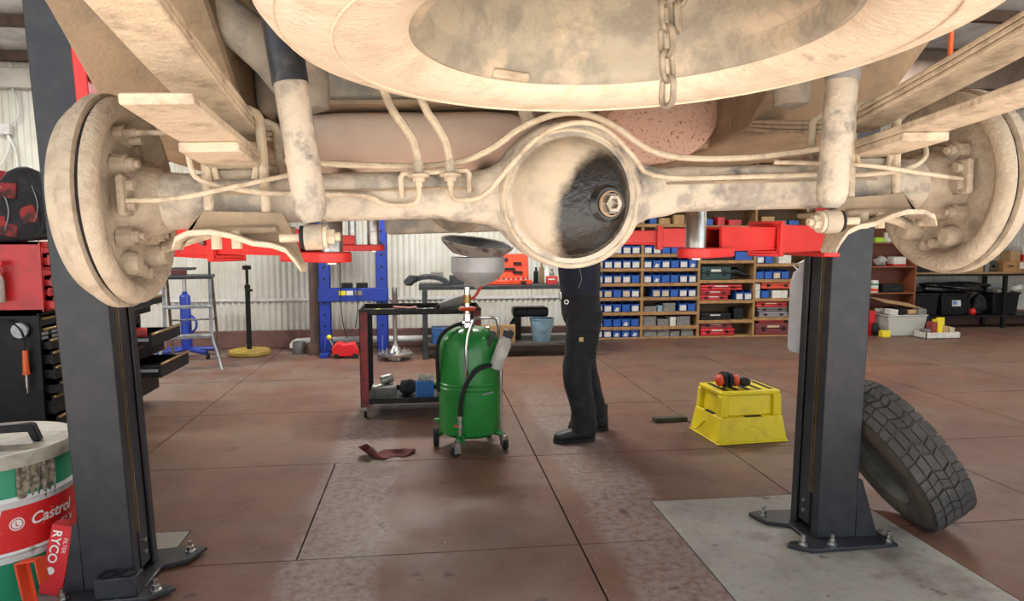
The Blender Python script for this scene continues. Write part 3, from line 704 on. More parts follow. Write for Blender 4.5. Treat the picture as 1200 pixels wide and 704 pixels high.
for k in range(NB):
    a = k * da; jit = .18 * da * math.sin(k * 2.1)
    for row, (w0, w1, sk, off) in enumerate(((-.104, -.064, .02, .0), (-.060, -.022, -.05, .45), (-.018, .018, .05, .1), (.022, .060, -.05, .6), (.064, .104, -.02, .2))):
        tread_block(a + off * da + jit, a + off * da + da * .86 + jit, w0, w1, sk, .360, .3805 if 0 < row < 4 else .376)
tbo = tb.build('tread_blocks', TYREB, ty, smooth=False); tbo['kind'] = 'stuff'; tbo['label'] = 'chunky off-road tread blocks'
MB().lathe([(.208, .098), (.216, .106), (.210, .110), (.200, .100), (.196, .08), (.176, .06), (.172, -.02), (.188, -.04), (.196, -.08), (.206, -.10), (.212, -.106), (.216, -.100)], n=64).build('rim', mat('grey_green_rim', (.13, .13, .115), (.085, .085, .075), .6, .3, 8), lw)
MB().lathe([(.03, -.03), (.06, -.035), (.09, -.02), (.15, -.03), (.174, -.015), (.174, -.005), (.15, -.02), (.09, -.01), (.06, -.025), (.03, -.02), (.03, -.03)], n=40).build('wheel_disc', mat('dark_wheel_disc', (.05, .05, .048), (.03, .03, .03), .6, .3, 8), lw)

# ================================================================== OIL DRUM BIN WITH LID
DR = .298
dx_, dy_ = -1.832, 3.05
drm = thing('oil_drum', 'green and white steel oil drum with red panel and handled lid', 'drum', (dx_, dy_, .001))
pf = [(0, .004), (DR - .01, .004), (DR + .006, .0), (DR + .006, .014), (DR, .018), (DR, .19), (DR + .008, .20), (DR, .212), (DR, .40), (DR + .008, .412), (DR, .424), (DR, .565), (DR - .006, .570), (0, .570)]
dm = bpy.data.materials.new('drum_livery'); dm.use_nodes = True
def drum_livery(m):
    nt = m.node_tree; N = nt.nodes; L = nt.links; b = N['Principled BSDF']; b.inputs['Roughness'].default_value = .42
    tc = N.new('ShaderNodeTexCoord'); sx = N.new('ShaderNodeSeparateXYZ'); L.new(tc.outputs['Object'], sx.inputs[0])
    nz = N.new('ShaderNodeTexNoise'); nz.inputs['Scale'].default_value = 14; nz.inputs['Detail'].default_value = 6; L.new(tc.outputs['Object'], nz.inputs['Vector'])
    def ramp(f, lo, hi):
        mr = N.new('ShaderNodeMapRange'); mr.inputs[1].default_value = lo; mr.inputs[2].default_value = hi; L.new(f, mr.inputs[0]); return mr.outputs[0]
    cr = N.new('ShaderNodeValToRGB'); cr.color_ramp.interpolation = 'CONSTANT'
    e = cr.color_ramp.elements; e[0].position = 0; e[0].color = (.008, .22, .10, 1); e[1].position = .165 / .6; e[1].color = (.62, .62, .60, 1)
    k = e.new(.425 / .6); k.color = (.008, .22, .10, 1)
    L.new(ramp(sx.outputs[2], 0, .6), cr.inputs[0])
    mx = N.new('ShaderNodeMix'); mx.data_type = 'RGBA'; L.new(ramp(nz.outputs['Fac'], .62, .78), mx.inputs[0]); L.new(cr.outputs[0], mx.inputs[6]); mx.inputs[7].default_value = (.20, .17, .13, 1)
    L.new(mx.outputs[2], b.inputs['Base Color'])
drum_livery(dm)
bd = MB().lathe(pf, n=64).build('body', dm, drm)
def on_drum(mb, az, z, r=DR + .0025):
    # flat artwork (x right, y up) rolled onto the drum, centred at azimuth az
    return xf(mb, lambda p: Vector(((r + p.z) * math.cos(az + p.x / r), (r + p.z) * math.sin(az + p.x / r), z + p.y)))
def patch(w_, h, skew=0., n=16, m=2):
    mb = MB(); v = []; f = []
    for j in range(m + 1):
        for i in range(n + 1):
            y = h * (j / m - .5); v.append((w_ * (i / n - .5) + skew * y, y, 0))
    for j in range(m):
        for i in range(n): a = j * (n + 1) + i; f.append((a, a + 1, a + n + 2, a + n + 1))
    return mb.add(v, f)
az0 = R(-60)
PRED = mat('red_print', (.58, .012, .012), (.62, .52, .47), .45, 0, 26, .64, .70)
PWHT = mat('white_print', (.72, .70, .66), None, .5)
PGRN = mat('green_print', (.01, .22, .10), None, .5)
on_drum(patch(.46, .185, .30, 28), R(-16), .292, DR + .0015).build('red_panel', PRED, bd)
on_drum(patch(.20, .185, .30, 14), R(-108), .292, DR + .0015).build('red_panel', PRED, bd)
tm = text_mb('Castrol', .064, 0, .25, True); on_drum(tm, R(-19), .318).build('lettering', PWHT, bd, smooth=False)
on_drum(text_mb('TLX', .045, 0, .25), R(-6), .258).build('lettering', PWHT, bd, smooth=False)
for (r0, r1) in ((.022, .026), (0, .018)): on_drum(MB().lathe([(r0, 0), (r1, 0)], n=28), R(-46), .318, DR + .003).build('emblem', PWHT, bd, smooth=False)
on_drum(text_mb('L', .026, 0, 0, True), R(-46), .318, DR + .004).build('emblem', PRED, bd, smooth=False)
ld = MB().lathe([(DR + .012, .545), (DR + .014, .590), (DR + .008, .600), (DR - .01, .601), (DR - .02, .596), (.1, .600), (0, .602)], n=64).build('lid', LIDM, drm)
hd = MB().prism([(-.105, .60), (-.075, .60), (-.06, .642), (.06, .642), (.075, .60), (.105, .60), (.082, .668), (.07, .676), (-.07, .676), (-.082, .668)], -.022, .022, 'XZ').build('lid_handle', BLACKM, ld, bev=.005, seg=2)
hd.location = (.11, -.03, 0); hd.rotation_euler = (0, 0, R(8))
# torn label with gunk under the lid
tl = MB(); n = 22; v = []; f = []
for i in range(n + 1):
    x = (i / n - .5) * .155; y0 = -.115 - .035 * math.sin(i * 1.9) - .02 * math.sin(i * 4.3) - (.03 if i in (2, 3, 15, 16) else 0)
    v += [(x, 0.0, .004 + .004 * math.sin(i * 2.2)), (x, y0 * .5, .006 + .005 * math.sin(i * 1.3)), (x, y0, .003)]
for i in range(n):
    for j in range(2): a = i * 3 + j; f.append((a, a + 3, a + 4, a + 1))
on_drum(tl.add(v, f), az0 + .52, .545).build('torn_label', mat('peeling_brown_label', (.30, .24, .17), (.10, .08, .06), .85, 0, 30, .4, .6, .5, 60), bd, label='torn brown label peeling under the lid')
# red filter boxes stuck between drum and post
def card_box(name, label, loc, rot, d, m, cat='box', group=None, bev=.002):
    o = MB().box((0, 0, d[2] / 2), d).build(name, m, None, loc, rot, bev=bev); return tag(o, label, cat, group)
RB = mat('red_box_card', (.60, .012, .02), (.50, .010, .015), .5, 0, 8)
fb = thing('filter_box', 'bright red filter box with white lettering wedged beside the drum', 'box', (-1.532, 2.885, .004), (R(-4), R(12), R(-4)))
MB().bb(-.045, .045, -.03, .03, 0, .29).build('carton', RB, fb, bev=.002)
tx = text_mb('RYCO', .05, 0, 0, True); xf(tx, lambda p: Vector((-.018 + p.y, -.0312, .20 - p.x))).build('lettering', PWHT, fb, smooth=False)
tx = text_mb('FILTER', .022, 0, 0); xf(tx, lambda p: Vector((.020 + p.y, -.0312, .21 - p.x))).build('lettering', PWHT, fb, smooth=False)
em = MB().lathe([(0, 0), (.016, 0)], n=20); xf(em, lambda p: Vector((-.015 + p.x, -.0312, .10 + p.y))).build('emblem', PWHT, fb, smooth=False)
of = MB().bb(-.05, -.028, -.006, 0, 0, .20); of.bb(-.05, -.044, -.05, -.0, 0, .20); of.bb(-.05, .04, -.05, 0, .193, .20); of.bb(.034, .04, -.05, 0, .10, .20)
tag(of.build('open_carton', mat('orange_red_card', (.68, .06, .015), None, .55), None, (-1.500, 2.77, .004), (R(-4), R(-13), R(-12)), bev=.002), 'open orange-red carton flap leaning on the drum', 'carton')
tag(MB().bb(-.03, .03, -.03, .03, 0, .34).build('tall_carton', mat('black_green_card', (.015, .03, .015), (.05, .20, .05), .5, 0, 30, .62, .68), None, (-1.492, 3.03, .004), (0, R(8), 0), bev=.002), 'slim black and green carton behind the red filter box', 'box')

# ================================================================== YELLOW STEP STOOL AND EARMUFFS
st = thing('step_stool', 'scuffed yellow plastic two-tier step stool', 'step stool', (2.255, 4.68, .001), (0, 0, R(4)))
def frustum(mb, x0, x1, y0, y1, z0, z1, ix, iy):
    b0 = [(x0, y0, z0), (x1, y0, z0), (x1, y1, z0), (x0, y1, z0)]; b1 = [(x0 + ix, y0 + iy, z1), (x1 - ix, y0 + iy, z1), (x1 - ix, y1 - iy, z1), (x0 + ix, y1 - iy, z1)]
    return mb.rings([b0, b1])
lo = MB(); frustum(lo, -.275, .275, -.225, .225, .0, .012, 0, 0); frustum(lo, -.268, .268, -.218, .218, .010, .185, .030, .022)
lo.build('lower_tier', YEL, st, bev=.010, seg=2)
up = MB(); frustum(up, -.212, .232, -.150, .180, .185, .335, .018, .016)
for (x, y) in ((-.200, -.142), (.212, -.142), (-.2, .165), (.212, .165)): frustum(up, x - .035, x + .035, y - .03, y + .03, .180, .335, .006, .004)
up.build('upper_tier', YEL, st, bev=.008, seg=2)
tp2 = MB().bb(-.222, .238, -.158, .186, .330, .362).build('tread_plate', YEL, st, bev=.010, seg=2)
for k in range(5): MB().bb(-.18 + k * .088, -.145 + k * .088, -.12, .15, .3605, .3635).build('grip_strip', BLACKR, tp2)
MB().bb(-.05, .08, -.196, -.158, .1845, .1875).build('step_grip', BLACKR, st); MB().bb(-.238, -.212, -.07, .06, .1845, .1875).build('step_grip', BLACKR, st)
wv = [(-.25 + .5 * t, -.2175 + .022 * ((.02 + .10 * math.exp(-((t - .5) / .2) ** 2)) / .175), .022 + .10 * math.exp(-((t - .5) / .2) ** 2)) for t in [i / 24 for i in range(25)]]
MB().tube(wv, .0045, 6).build('moulded_rib', YEL, st)
wv = [(-.2675 + .03 * ((.10 * math.exp(-((t - .5) / .2) ** 2)) / .175), -.2 + .4 * t, .022 + .10 * math.exp(-((t - .5) / .2) ** 2)) for t in [i / 24 for i in range(25)]]
MB().tube(wv, .0045, 6).build('moulded_rib', YEL, st)
em_ = thing('earmuffs', 'orange earmuffs with black cushions lying on the yellow stool', 'earmuffs', (2.17, 4.64, .3745), (0, 0, R(-8)))
for sx_ in (-1, 1):
    MB().ell((sx_ * .055 - .02, 0, .045), (.032, .055, .044), 20, 12).build('ear_cup', ORANGE2, em_)
    MB().lathe([(.02, -.012), (.05, -.012), (.054, 0), (.05, .012), (.02, .012)], (sx_ * .02 - .02, 0, .045), 'X', 24).build('cushion', BLACKR, em_)
MB().tube([(-.075, 0, .06), (-.08, .05, .075), (-.02, .115, .085), (.04, .05, .075), (.035, 0, .06)], .007, 8, True, 2).build('headband', BLACKR, em_)
MB().ell((.10, -.01, .035), (.045, .035, .034), 18, 10).build('mic_pod', BLACKR, em_)
MB().bb(-.22, .05, -.035, .035, 0, .035).build('timber_offcut', DARKG, None, (1.98, 5.11, .001), (0, 0, R(4)), bev=.004)
tag(bpy.data.objects['timber_offcut'], 'short dark timber offcut lying beside the yellow stool', 'timber')

# ================================================================== WASTE OIL DRAINER
od = thing('oil_drainer', 'green wheeled waste oil drainer with raised funnel and chrome handle', 'oil drainer', (.285, 4.66, 0))
TR = .213
MB().lathe([(0, .085), (.12, .088), (.18, .10), (TR - .006, .125), (TR, .155), (TR, .425), (TR + .005, .432), (TR, .440), (TR, .455), (TR + .005, .462), (TR, .470), (TR, .70), (TR - .010, .76), (.17, .805), (.11, .832), (.045, .842), (0, .843)], n=64).build('tank', GREEN, od, ang=30)
MB().bb(-.03, .05, -.004, .004, -.006, .006).build('tank_badge', ALU, od, (.10, -.192, .41), (0, R(-8), R(22)), bev=.002)
# legs with castors and fixed wheels
def castor(x, y, rz):
    MB().tube([(x * .62, y * .62, .12), (x, y, .105)], .022, 8).build('foot_bracket', GREEN, od)
    c = MB().lathe([(0, .068), (.03, .068), (.03, .10), (.012, .106), (.012, .12), (0, .12)], (x, y, 0), 'Z', 16).build('castor', STEEL, od)
    fk = MB()
    for s_ in (-1, 1): fk.box((x + .012 * math.cos(rz), y + .012 * math.sin(rz), .058), (.045, .004, .06), (0, 0, rz))
    for s_ in (-.019, .019): fk.box((x + .01 * math.cos(rz) - s_ * math.sin(rz), y + .01 * math.sin(rz) + s_ * math.cos(rz), .055), (.045, .004, .055), (0, 0, rz))
    fk.build('castor_fork', STEEL, c)
    Mz = Matrix.Rotation(rz, 3, 'Z') @ Matrix.Rotation(R(90), 3, 'X')
    MB().lathe([(.008, -.014), (.030, -.014), (.036, -.010), (.036, .010), (.030, .014), (.008, .014)], (x + .02 * math.cos(rz), y + .02 * math.sin(rz), .036), 'Z', 20, Mz).build('castor_wheel', BLACKR, c)
castor(-.095, -.235, R(200)); castor(.225, -.10, R(-70))
for (x, y) in ((-.215, .02), (.17, .2)):
    a = math.atan2(y, x)
    MB().tube([(x * .7, y * .7, .13), (x, y, .075)], .014, 8).build('axle_bracket', GREEN, od)
    wl = MB().lathe([(0, -.012), (.030, -.014), (.034, -.018), (.055, -.02), (.0675, -.014), (.0675, .014), (.055, .02), (.034, .018), (.03, .014), (0, .012)], (x - .02, y, .068), 'X', 32).build('wheel', BLACKR, od)
    MB().lathe([(0, -.016), (.012, -.016), (.030, -.0145), (.032, -.008)], (x - .02, y, .068), 'X', 24).build('hub', GREYB, wl)
    MB().lathe([(0, .016), (.012, .016), (.030, .0145), (.032, .008)], (x - .02, y, .068), 'X', 24).build('hub', GREYB, wl)
# column, valve, hand wheel, funnel, pan
MB().lathe([(0, .835), (.05, .838), (.05, .87), (.028, .88), (.026, .93), (.02, .935), (.02, 1.11), (0, 1.11)], (-.015, 0, 0), 'Z', 24).build('column', CHROME, od)
MB().lathe([(.02, .955), (.055, .952), (.062, .962), (.055, .974), (.02, .972)], (-.015, 0, 0), 'Z', 12).build('hand_wheel', ORANGE2, od)
MB().lathe([(.018, 1.0), (.027, 1.0), (.027, 1.06), (.018, 1.06)], (-.015, 0, 0), 'Z', 16).build('valve_body', GOLD, od)
MB().tube([(.005, -.02, 1.03), (.03, -.025, 1.04), (.055, -.025, 1.075), (.085, -.03, 1.125), (.09, -.03, 1.16)], [.008, .010, .010, .010, .006], 8).build('valve_lever', ORANGE2, od)
fun = MB().lathe([(.02, 1.10), (.03, 1.112), (.135, 1.165), (.178, 1.21), (.183, 1.22), (.183, 1.315), (.178, 1.318), (.172, 1.315), (.172, 1.225), (.12, 1.175), (.02, 1.12)], (.06, 0, 0), 'Z', 56).build('sight_bowl', mat('grey_translucent_bowl', (.62, .61, .61), (.52, .51, .51), .3, .1, 5), od, ang=25, label='grey translucent bowl under the pan')
pn = MB().lathe([(.03, 1.318), (.165, 1.322), (.172, 1.318), (.19, 1.335), (.238, 1.375), (.249, 1.396), (.246, 1.402), (.236, 1.392), (.165, 1.345), (.05, 1.335), (0, 1.335)], (0, 0, 0), 'Z', 56)
PT = Matrix.Rotation(R(7), 3, 'Y') @ Matrix.Rotation(R(8), 3, 'X')
xf(pn, lambda p: PT @ (Vector((p.x, p.y, p.z)) - Vector((0, 0, 1.32))) + Vector((.048, 0, 1.34)))
pno = pn.build('drain_pan', mat('oily_pan', (.40, .35, .30), (.10, .085, .075), .45, 0, 14, .5, .66, .1, 40), od, ang=30)
MB().lathe([(0, 1.3365), (.05, 1.3365), (.160, 1.347)], n=48).build('waste_oil', OILM, pno, None, None) if False else None
pi = MB().lathe([(0, .0185), (.05, .0185), (.163, .028), (.234, .0745)], n=56); xf(pi, lambda p: PT @ p + Vector((.048, 0, 1.3405))).build('pan_inside', BLACKR, pno)
# chrome push handle, hoses, valve, bottle
hp = [(-.035, -.205, .53), (-.035, -.225, .60), (-.035, -.225, .78), (.005, -.235, .905), (.03, -.235, .925), (.15, -.20, .925), (.175, -.195, .905), (.185, -.185, .76), (.19, -.13, .70)]
MB().tube(hp, .011, 10, True, 1).build('push_handle', CHROME, od)
MB().tube([(-.05, -.02, .865), (-.12, -.08, .855), (-.19, -.11, .81), (-.222, -.10, .74), (-.225, -.08, .66), (-.215, -.03, .4)], .013, 10, True, 2).build('drain_hose', BLACKR, od)
MB().tube([(.16, -.16, .60), (.10, -.225, .605), (.03, -.245, .585), (-.04, -.25, .50), (-.075, -.245, .38), (-.080, -.235, .27)], .015, 10, True, 2).build('discharge_hose', BLACKR, od)
MB().lathe([(0, .14), (.012, .14), (.012, .19), (.020, .195), (.020, .225), (.012, .23), (.012, .245), (.018, .25), (.018, .275), (0, .275)], (-.080, -.235, 0), 'Z', 14).build('hose_valve', STEEL, od)
MB().box((-.105, -.24, .21), (.035, .012, .012)).build('valve_tap', ORANGE2, od, bev=.003)
MB().tube([(-.06, -.225, .145), (-.055, -.22, .08)], .010, 8).build('drain_stub', GREEN, od)
MB().tube([(.205, -.13, .58), (.205, -.14, .14)], .009, 8).build('side_rod', CHROME, od)
bo = MB().lathe([(0, -.13), (.040, -.13), (.046, -.122), (.046, .05), (.040, .075), (.024, .095), (.022, .12), (0, .122)], n=28).build('catch_bottle', CLEARP, od, (.205, -.185, .70), (R(8), R(20), 0))
MB().lathe([(.0465, -.04), (.0465, .03)], n=28).build('bottle_label', CARD_W, bo); MB().lathe([(0, .10), (.034, .10), (.036, .14), (.02, .15), (0, .15)], n=20).build('bottle_cap', GREYP, bo)
MB().box((.13, -.16, .77), (.03, .03, .12), (0, R(25), 0)).build('probe_holder', GREYP, od, bev=.004)
MB().tube([(.08, -.10, .83), (.12, -.12, .85), (.13, -.14, .82)], .008, 8, True, 1).build('probe_tube', CHROME, od)
for z in (.18, .44): MB().bb(-.245, -.195, -.02, .02, z, z + .02).build('side_clip', GREEN, od, bev=.003)
rg = MB(); n = 14; v = []; f = []
for i in range(n + 1):
    for j in range(7):
        x = -.16 + .32 * i / n; y = -.07 + .14 * j / 6
        z = .004 + .035 * max(0, math.sin(i * .55 + j * .6)) * (1 - abs(j - 3) / 4) + (.06 * (1 - i / 3.) if i < 3 else 0)
        v.append((x + .03 * math.sin(j * .9), y + .02 * math.sin(i), z))
for i in range(n):
    for j in range(6): a = i * 7 + j; f.append((a, a + 7, a + 8, a + 1))
ro = rg.add(v, f).build('rag', RAGM, None, (-.27, 4.52, .001), (0, 0, R(18)), ang=70)
so = ro.modifiers.new('t', 'SOLIDIFY'); so.thickness = .003; so.offset = 1
tag(ro, 'crumpled dark red rag lying on the floor before the oil drainer', 'rag')

# ================================================================== RED WORKSHOP TROLLEY
tr = thing('workshop_trolley', 'worn red tool trolley with black shelves, behind the oil drainer', 'trolley', (-.03, 5.72, 0))
TX0, TX1, TY0, TY1 = -.51, .46, -.24, .26
for (x, y) in ((TX0, TY0), (TX1, TY0), (TX0, TY1), (TX1, TY1)):
    s_ = 1 if x < 0 else -1; q = 1 if y < 0 else -1
    lg = MB(); lg.bb(min(x, x + s_ * .065), max(x, x + s_ * .065), min(y, y + q * .006), max(y, y + q * .006), .09, .86); lg.bb(min(x, x + s_ * .006), max(x, x + s_ * .006), min(y, y + q * .05), max(y, y + q * .05), .09, .86)
    lg.build('leg', REDW if y < 0 else BLACKM, tr)
    c = MB().bb(x + s_ * .02, x + s_ * .05, y + q * .005, y + q * .035, .05, .095).build('castor', STEEL, tr)
    MB().lathe([(0, -.011), (.028, -.011), (.033, -.006), (.033, .006), (.028, .011), (0, .011)], (x + s_ * .035, y + q * .02, .034), 'X', 18).build('castor_wheel', BLACKR, c)
def tray(z, d, name):
    t_ = MB().bb(TX0, TX1, TY0, TY1, z, z + .006); t_.bb(TX0, TX1, TY0, TY0 + .008, z, z + d); t_.bb(TX0, TX1, TY1 - .008, TY1, z, z + d); t_.bb(TX0, TX0 + .008, TY0, TY1, z, z + d); t_.bb(TX1 - .008, TX1, TY0, TY1, z, z + d)
    return t_.build(name, mat('oily_black_shelf', (.014, .013, .012), (.038, .032, .028), .55, 0, 14, .45, .7, spec=.3), tr)
tray(.115, .045, 'lower_shelf'); tray(.835, .045, 'top_shelf')
ZL, ZT = .122, .842
def rnd_box(name, label, cat, c, d, m, rz=0., group=None, bev=.003, tilt=(0, 0)):
    o = MB().box((0, 0, d[2] / 2), d).build(name, m, None, c, (tilt[0], tilt[1], rz), bev=bev); return tag(o, label, cat, group)
bx = thing('tissue_box', 'blue box of paper wipes on the trolley lower shelf', 'box', (-.03, 5.60, ZL), (0, 0, R(6)))
MB().bb(-.07, .07, -.05, .05, 0, .15).build('carton', mat('blue_card', (.03, .14, .42), None, .6), bx, bev=.003)
pp = MB()
for k in range(5): pp.add([(-.06 + .026 * k, -.02, .15), (-.02 + .026 * k, .02, .15), (-.045 + .026 * k, 0, .215 - .02 * (k % 2)), (-.03 + .026 * k, .01, .21)], [(0, 1, 2), (1, 3, 2), (0, 2, 3)])
pp.build('wipes', CARD_W, bx, smooth=False)
cn = thing('tin_can', 'small open steel can lying on the trolley lower shelf', 'can', (-.35, 5.80, ZL + .13), (0, R(78), R(15)))
MB().lathe([(0, -.05), (.042, -.05), (.042, .05), (.038, .05), (.036, -.04), (0, -.04)], n=20).build('can_body', STEEL, cn)
rnd_box('parts_tray', 'low steel tray of tools under the can on the trolley', 'tray', (-.37, 5.74, ZL), (.20, .20, .085), GREYB, .0)
for k, (x, y, L_, a) in enumerate(((-.36, 5.52, .2, .05), (-.20, 5.58, .16, -.2), (-.36, 5.58, .14, .05), (-.42, 5.70, .12, .9))):
    sp = MB().tube([(-L_ / 2, 0, .01), (L_ / 2, 0, .01)], .008, 8); sp.lathe([(.006, .0), (.02, .0), (.02, .016), (.006, .016)], (L_ / 2, 0, .002), 'Z', 14)
    tag(sp.build('spanner', STEEL, None, (x, y, ZL + (.087 if y > 5.65 else 0)), (0, 0, a)), ('steel spanner lying on the tool tray of the trolley' if y > 5.65 else 'steel spanner lying on the trolley lower shelf front edge'), 'spanner', 'spanners on the red trolley')
def lump(name, label, cat, c, r_, m, seed=0, n=18, k=10, amp=.16):
    mb = MB().ell((0, 0, r_[2]), r_, n, k); rr = random.Random(seed); ph = [rr.uniform(0, 6) for _ in range(6)]
    def w_(p):
        q = Vector((p.x / r_[0], p.y / r_[1], p.z / r_[2])); s_ = 1 + amp * (math.sin(3 * q.x + ph[0]) * math.sin(2.6 * q.y + ph[1]) + .6 * math.sin(5 * q.z + 4 * q.x + ph[2]))
        return Vector((p.x * s_, p.y * s_, max(0., r_[2] + (p.z - r_[2]) * s_)))
    o = xf(mb, w_).build(name, m, None, c, ang=60); return tag(o, label, cat)
lump('rag_heap', 'heap of black rags left of the blue wipes box', 'rag', (-.17, 5.74, ZL), (.07, .09, .07), BLACKR, 3)
lump('rag_pile', 'pile of black rags right of the blue wipes box', 'rag', (.23, 5.76, ZL), (.15, .10, .06), BLACKR, 5)
rnd_box('shallow_pan', 'shallow grey drip pan on the trolley front edge', 'pan', (.20, 5.545, ZL), (.26, .09, .05), GREYP, 0)
cp_ = MB(); cp_.box((0, 0, .02), (.26, .14, .006), (0, R(-6), 0)); cp_.box((.04, 0, .03), (.20, .13, .006), (0, R(5), R(8)))
tag(cp_.build('parts_box_lid', mat('dull_red_plastic', (.32, .05, .03), (.07, .03, .025), .5, 0, 7), None, (-.22, 5.68, ZT)), 'flattened red and black packet on the trolley top', 'packet')
rnd_box('marker_cap', 'small yellow cap on the trolley top shelf', 'cap', (-.40, 5.62, ZT), (.04, .03, .03), YELTAG, .2)
rnd_box('paper_scrap', 'crumpled white paper scrap on the trolley top shelf', 'paper', (-.33, 5.60, ZT), (.09, .05, .012), CARD_W, .4)
for k in range(5): rnd_box('socket', 'small steel socket standing on the trolley top shelf', 'socket', (-.02 + .05 * k, 5.64 + .03 * (k % 2), ZT), (.03, .03, .028), STEEL, k, 'sockets on the trolley top')
pt = thing('grease_gun', 'grey and green grease gun laid on the trolley top', 'grease gun', (.20, 5.60, ZT), (0, 0, R(16)))
MB().tube([(-.11, 0, .05), (.02, 0, .075), (.12, 0, .10)], [.03, .05, .055], 16).build('barrel', GREYB, pt); MB().tube([(-.11, 0, .05), (-.17, 0, .0)], [.018, .012], 10).build('nozzle', BLACKR, pt); MB().box((.05, 0, .03), (.09, .06, .06)).build('body_block', GREEN, pt, bev=.006)

# ================================================================== THE MECHANIC
def skin_obj(name, V, E, m, parent, root=0, sub=2, flat=None):
    me = bpy.data.meshes.new(name); me.from_pydata([v[0] for v in V], E, []); o = bpy.data.objects.new(name, me); COL.objects.link(o); o.parent = parent
    md = o.modifiers.new('skin', 'SKIN'); md.use_smooth_shade = True; md.branch_smoothing = .4
    for i, v in enumerate(V):
        sv = me.skin_vertices[0].data[i]; r_ = v[1]; sv.radius = r_ if isinstance(r_, tuple) else (r_, r_); sv.use_root = (i == root)
    s_ = o.modifiers.new('sub', 'SUBSURF'); s_.levels = sub; s_.render_levels = sub
    me.materials.append(m); return o
pe = thing('person', 'person in navy shirt, black work trousers and black boots facing the truck', 'person', (1.09, 4.80, 0))
# body frame: person faces -x ; y towards the back wall is the far side
NL, FL = (-.02, -.13), (.16, .14)      # near and far foot (x, y) at the ankle
BV = [((.0, 0, 1.0), .105), ((.0, 0, 1.12), .115), ((-.005, 0, 1.28), .13), ((-.02, 0, 1.42), .12), ((-.04, 0, 1.52), .06), ((-.065, 0, 1.60), .055),
      ((-.085, 0, 1.67), (.085, .078)), ((-.085, 0, 1.75), (.085, .076)), ((-.08, 0, 1.80), .05),
      ((-.03, -.17, 1.44), .065), ((-.16, -.24, 1.34), .048), ((-.36, -.17, 1.47), .036), ((-.44, -.15, 1.53), .030),
      ((-.03, .17, 1.44), .065), ((-.15, .22, 1.32), .048), ((-.36, .16, 1.46), .036), ((-.44, .14, 1.52), .030),
      ((.02, -.09, .93), .095), ((-.035, -.12, .52), .065), ((.02, -.13, .12), .045), ((-.08, -.13, .05), .04),
      ((.04, .09, .93), .095), ((.06, .12, .52), .065), ((.17, .14, .12), .045), ((.08, .14, .05), .04)]
BE = [(0, 1), (1, 2), (2, 3), (3, 4), (4, 5), (5, 6), (6, 7), (7, 8), (3, 9), (9, 10), (10, 11), (11, 12), (3, 13), (13, 14), (14, 15), (15, 16), (0, 17), (17, 18), (18, 19), (19, 20), (0, 21), (21, 22), (22, 23), (23, 24)]
for sy, i0 in ((-1, 12), (1, 16)):     # palm, four fingers and a thumb curled upward on the hub area
    h = Vector(BV[i0][0]); base = len(BV)
    palm = h + Vector((-.05, 0, .05)); BV.append((tuple(palm), (.035, .018))); BE.append((i0, base))
    for k in range(4):
        q = palm + Vector((-.015 + .002 * k, (k - 1.5) * .019, .02)); L_ = (.036, .042, .040, .030)[k]; b0 = len(BV)
        BV.append((tuple(q), .009)); BV.append((tuple(q + Vector((-.008, 0, L_))), .0085)); BV.append((tuple(q + Vector((.012, 0, L_ * 1.75))), .0075))
        BE += [(base, b0), (b0, b0 + 1), (b0 + 1, b0 + 2)]
    b0 = len(BV); BV.append((tuple(palm + Vector((.02, -sy * .035, -.005))), .011)); BV.append((tuple(palm + Vector((.005, -sy * .052, .028))), .009)); BE += [(base, b0), (b0, b0 + 1)]
skin_obj('body', BV, BE, SKIN, pe)
def loft(mb, secs, n=28, fold=.0, ph=0.):
    rs = []
    for (x, y, z, rx, ry) in secs:
        ring_ = []
        for k in range(n):
            a = 2 * PI * k / n; c, s_ = math.cos(a), math.sin(a)
            w_ = 1 + fold * (math.sin(3 * a + z * 31 + ph) * .6 + math.sin(5 * a - z * 47 + ph) * .4)
            ring_.append((x + rx * w_ * math.copysign(abs(c) ** .85, c), y + ry * w_ * math.copysign(abs(s_) ** .85, s_), z + fold * .12 * math.sin(2 * a + z * 20)))
        rs.append(ring_)
    return mb.rings(rs)
def dens(secs, k=4):
    out = []
    for a, b_ in zip(secs[:-1], secs[1:]):
        for i in range(k): t = i / k; out.append(tuple(a[q] * (1 - t) + b_[q] * t for q in range(5)))
    return out + [secs[-1]]
tq = MB()
loft(tq, dens([(0, 0, 1.05, .128, .168), (.004, 0, .98, .137, .180), (.012, 0, .90, .140, .184), (.018, 0, .85, .13, .178), (.02, 0, .80, .09, .13)]), 36, .012)
loft(tq, dens([(.018, -.085, .93, .128, .092), (.006, -.095, .80, .122, .094), (-.015, -.110, .67, .112, .092), (-.040, -.120, .55, .102, .088), (-.048, -.124, .48, .100, .086), (-.035, -.128, .39, .098, .083), (-.008, -.130, .29, .092, .080), (.006, -.132, .20, .088, .080), (.010, -.132, .13, .094, .083), (.008, -.132, .075, .092, .082)]), 28, .035, .6)
loft(tq, dens([(.025, .085, .93, .126, .092), (.035, .095, .80, .118, .092), (.045, .110, .67, .106, .088), (.055, .120, .55, .097, .084), (.075, .126, .44, .092, .08), (.110, .130, .33, .088, .078), (.145, .136, .22, .082, .075), (.160, .138, .15, .086, .078), (.165, .138, .11, .084, .076)]), 28, .035, 2.1)
tro = tq.build('trousers', TROUS, pe, ang=60)
MB().bb(-.03, .03, -.012, .0, -.03, .03).build('pocket_logo', GOLD, tro, (-.035, -.2045, .745), bev=.001).scale = (.5, .6, .5)
MB().box((0, 0, 0), (.15, .018, .16)).build('cargo_pocket', TROUS, tro, (.0, -.196, .72), (R(5), 0, 0), bev=.008, seg=2)
sq = MB()
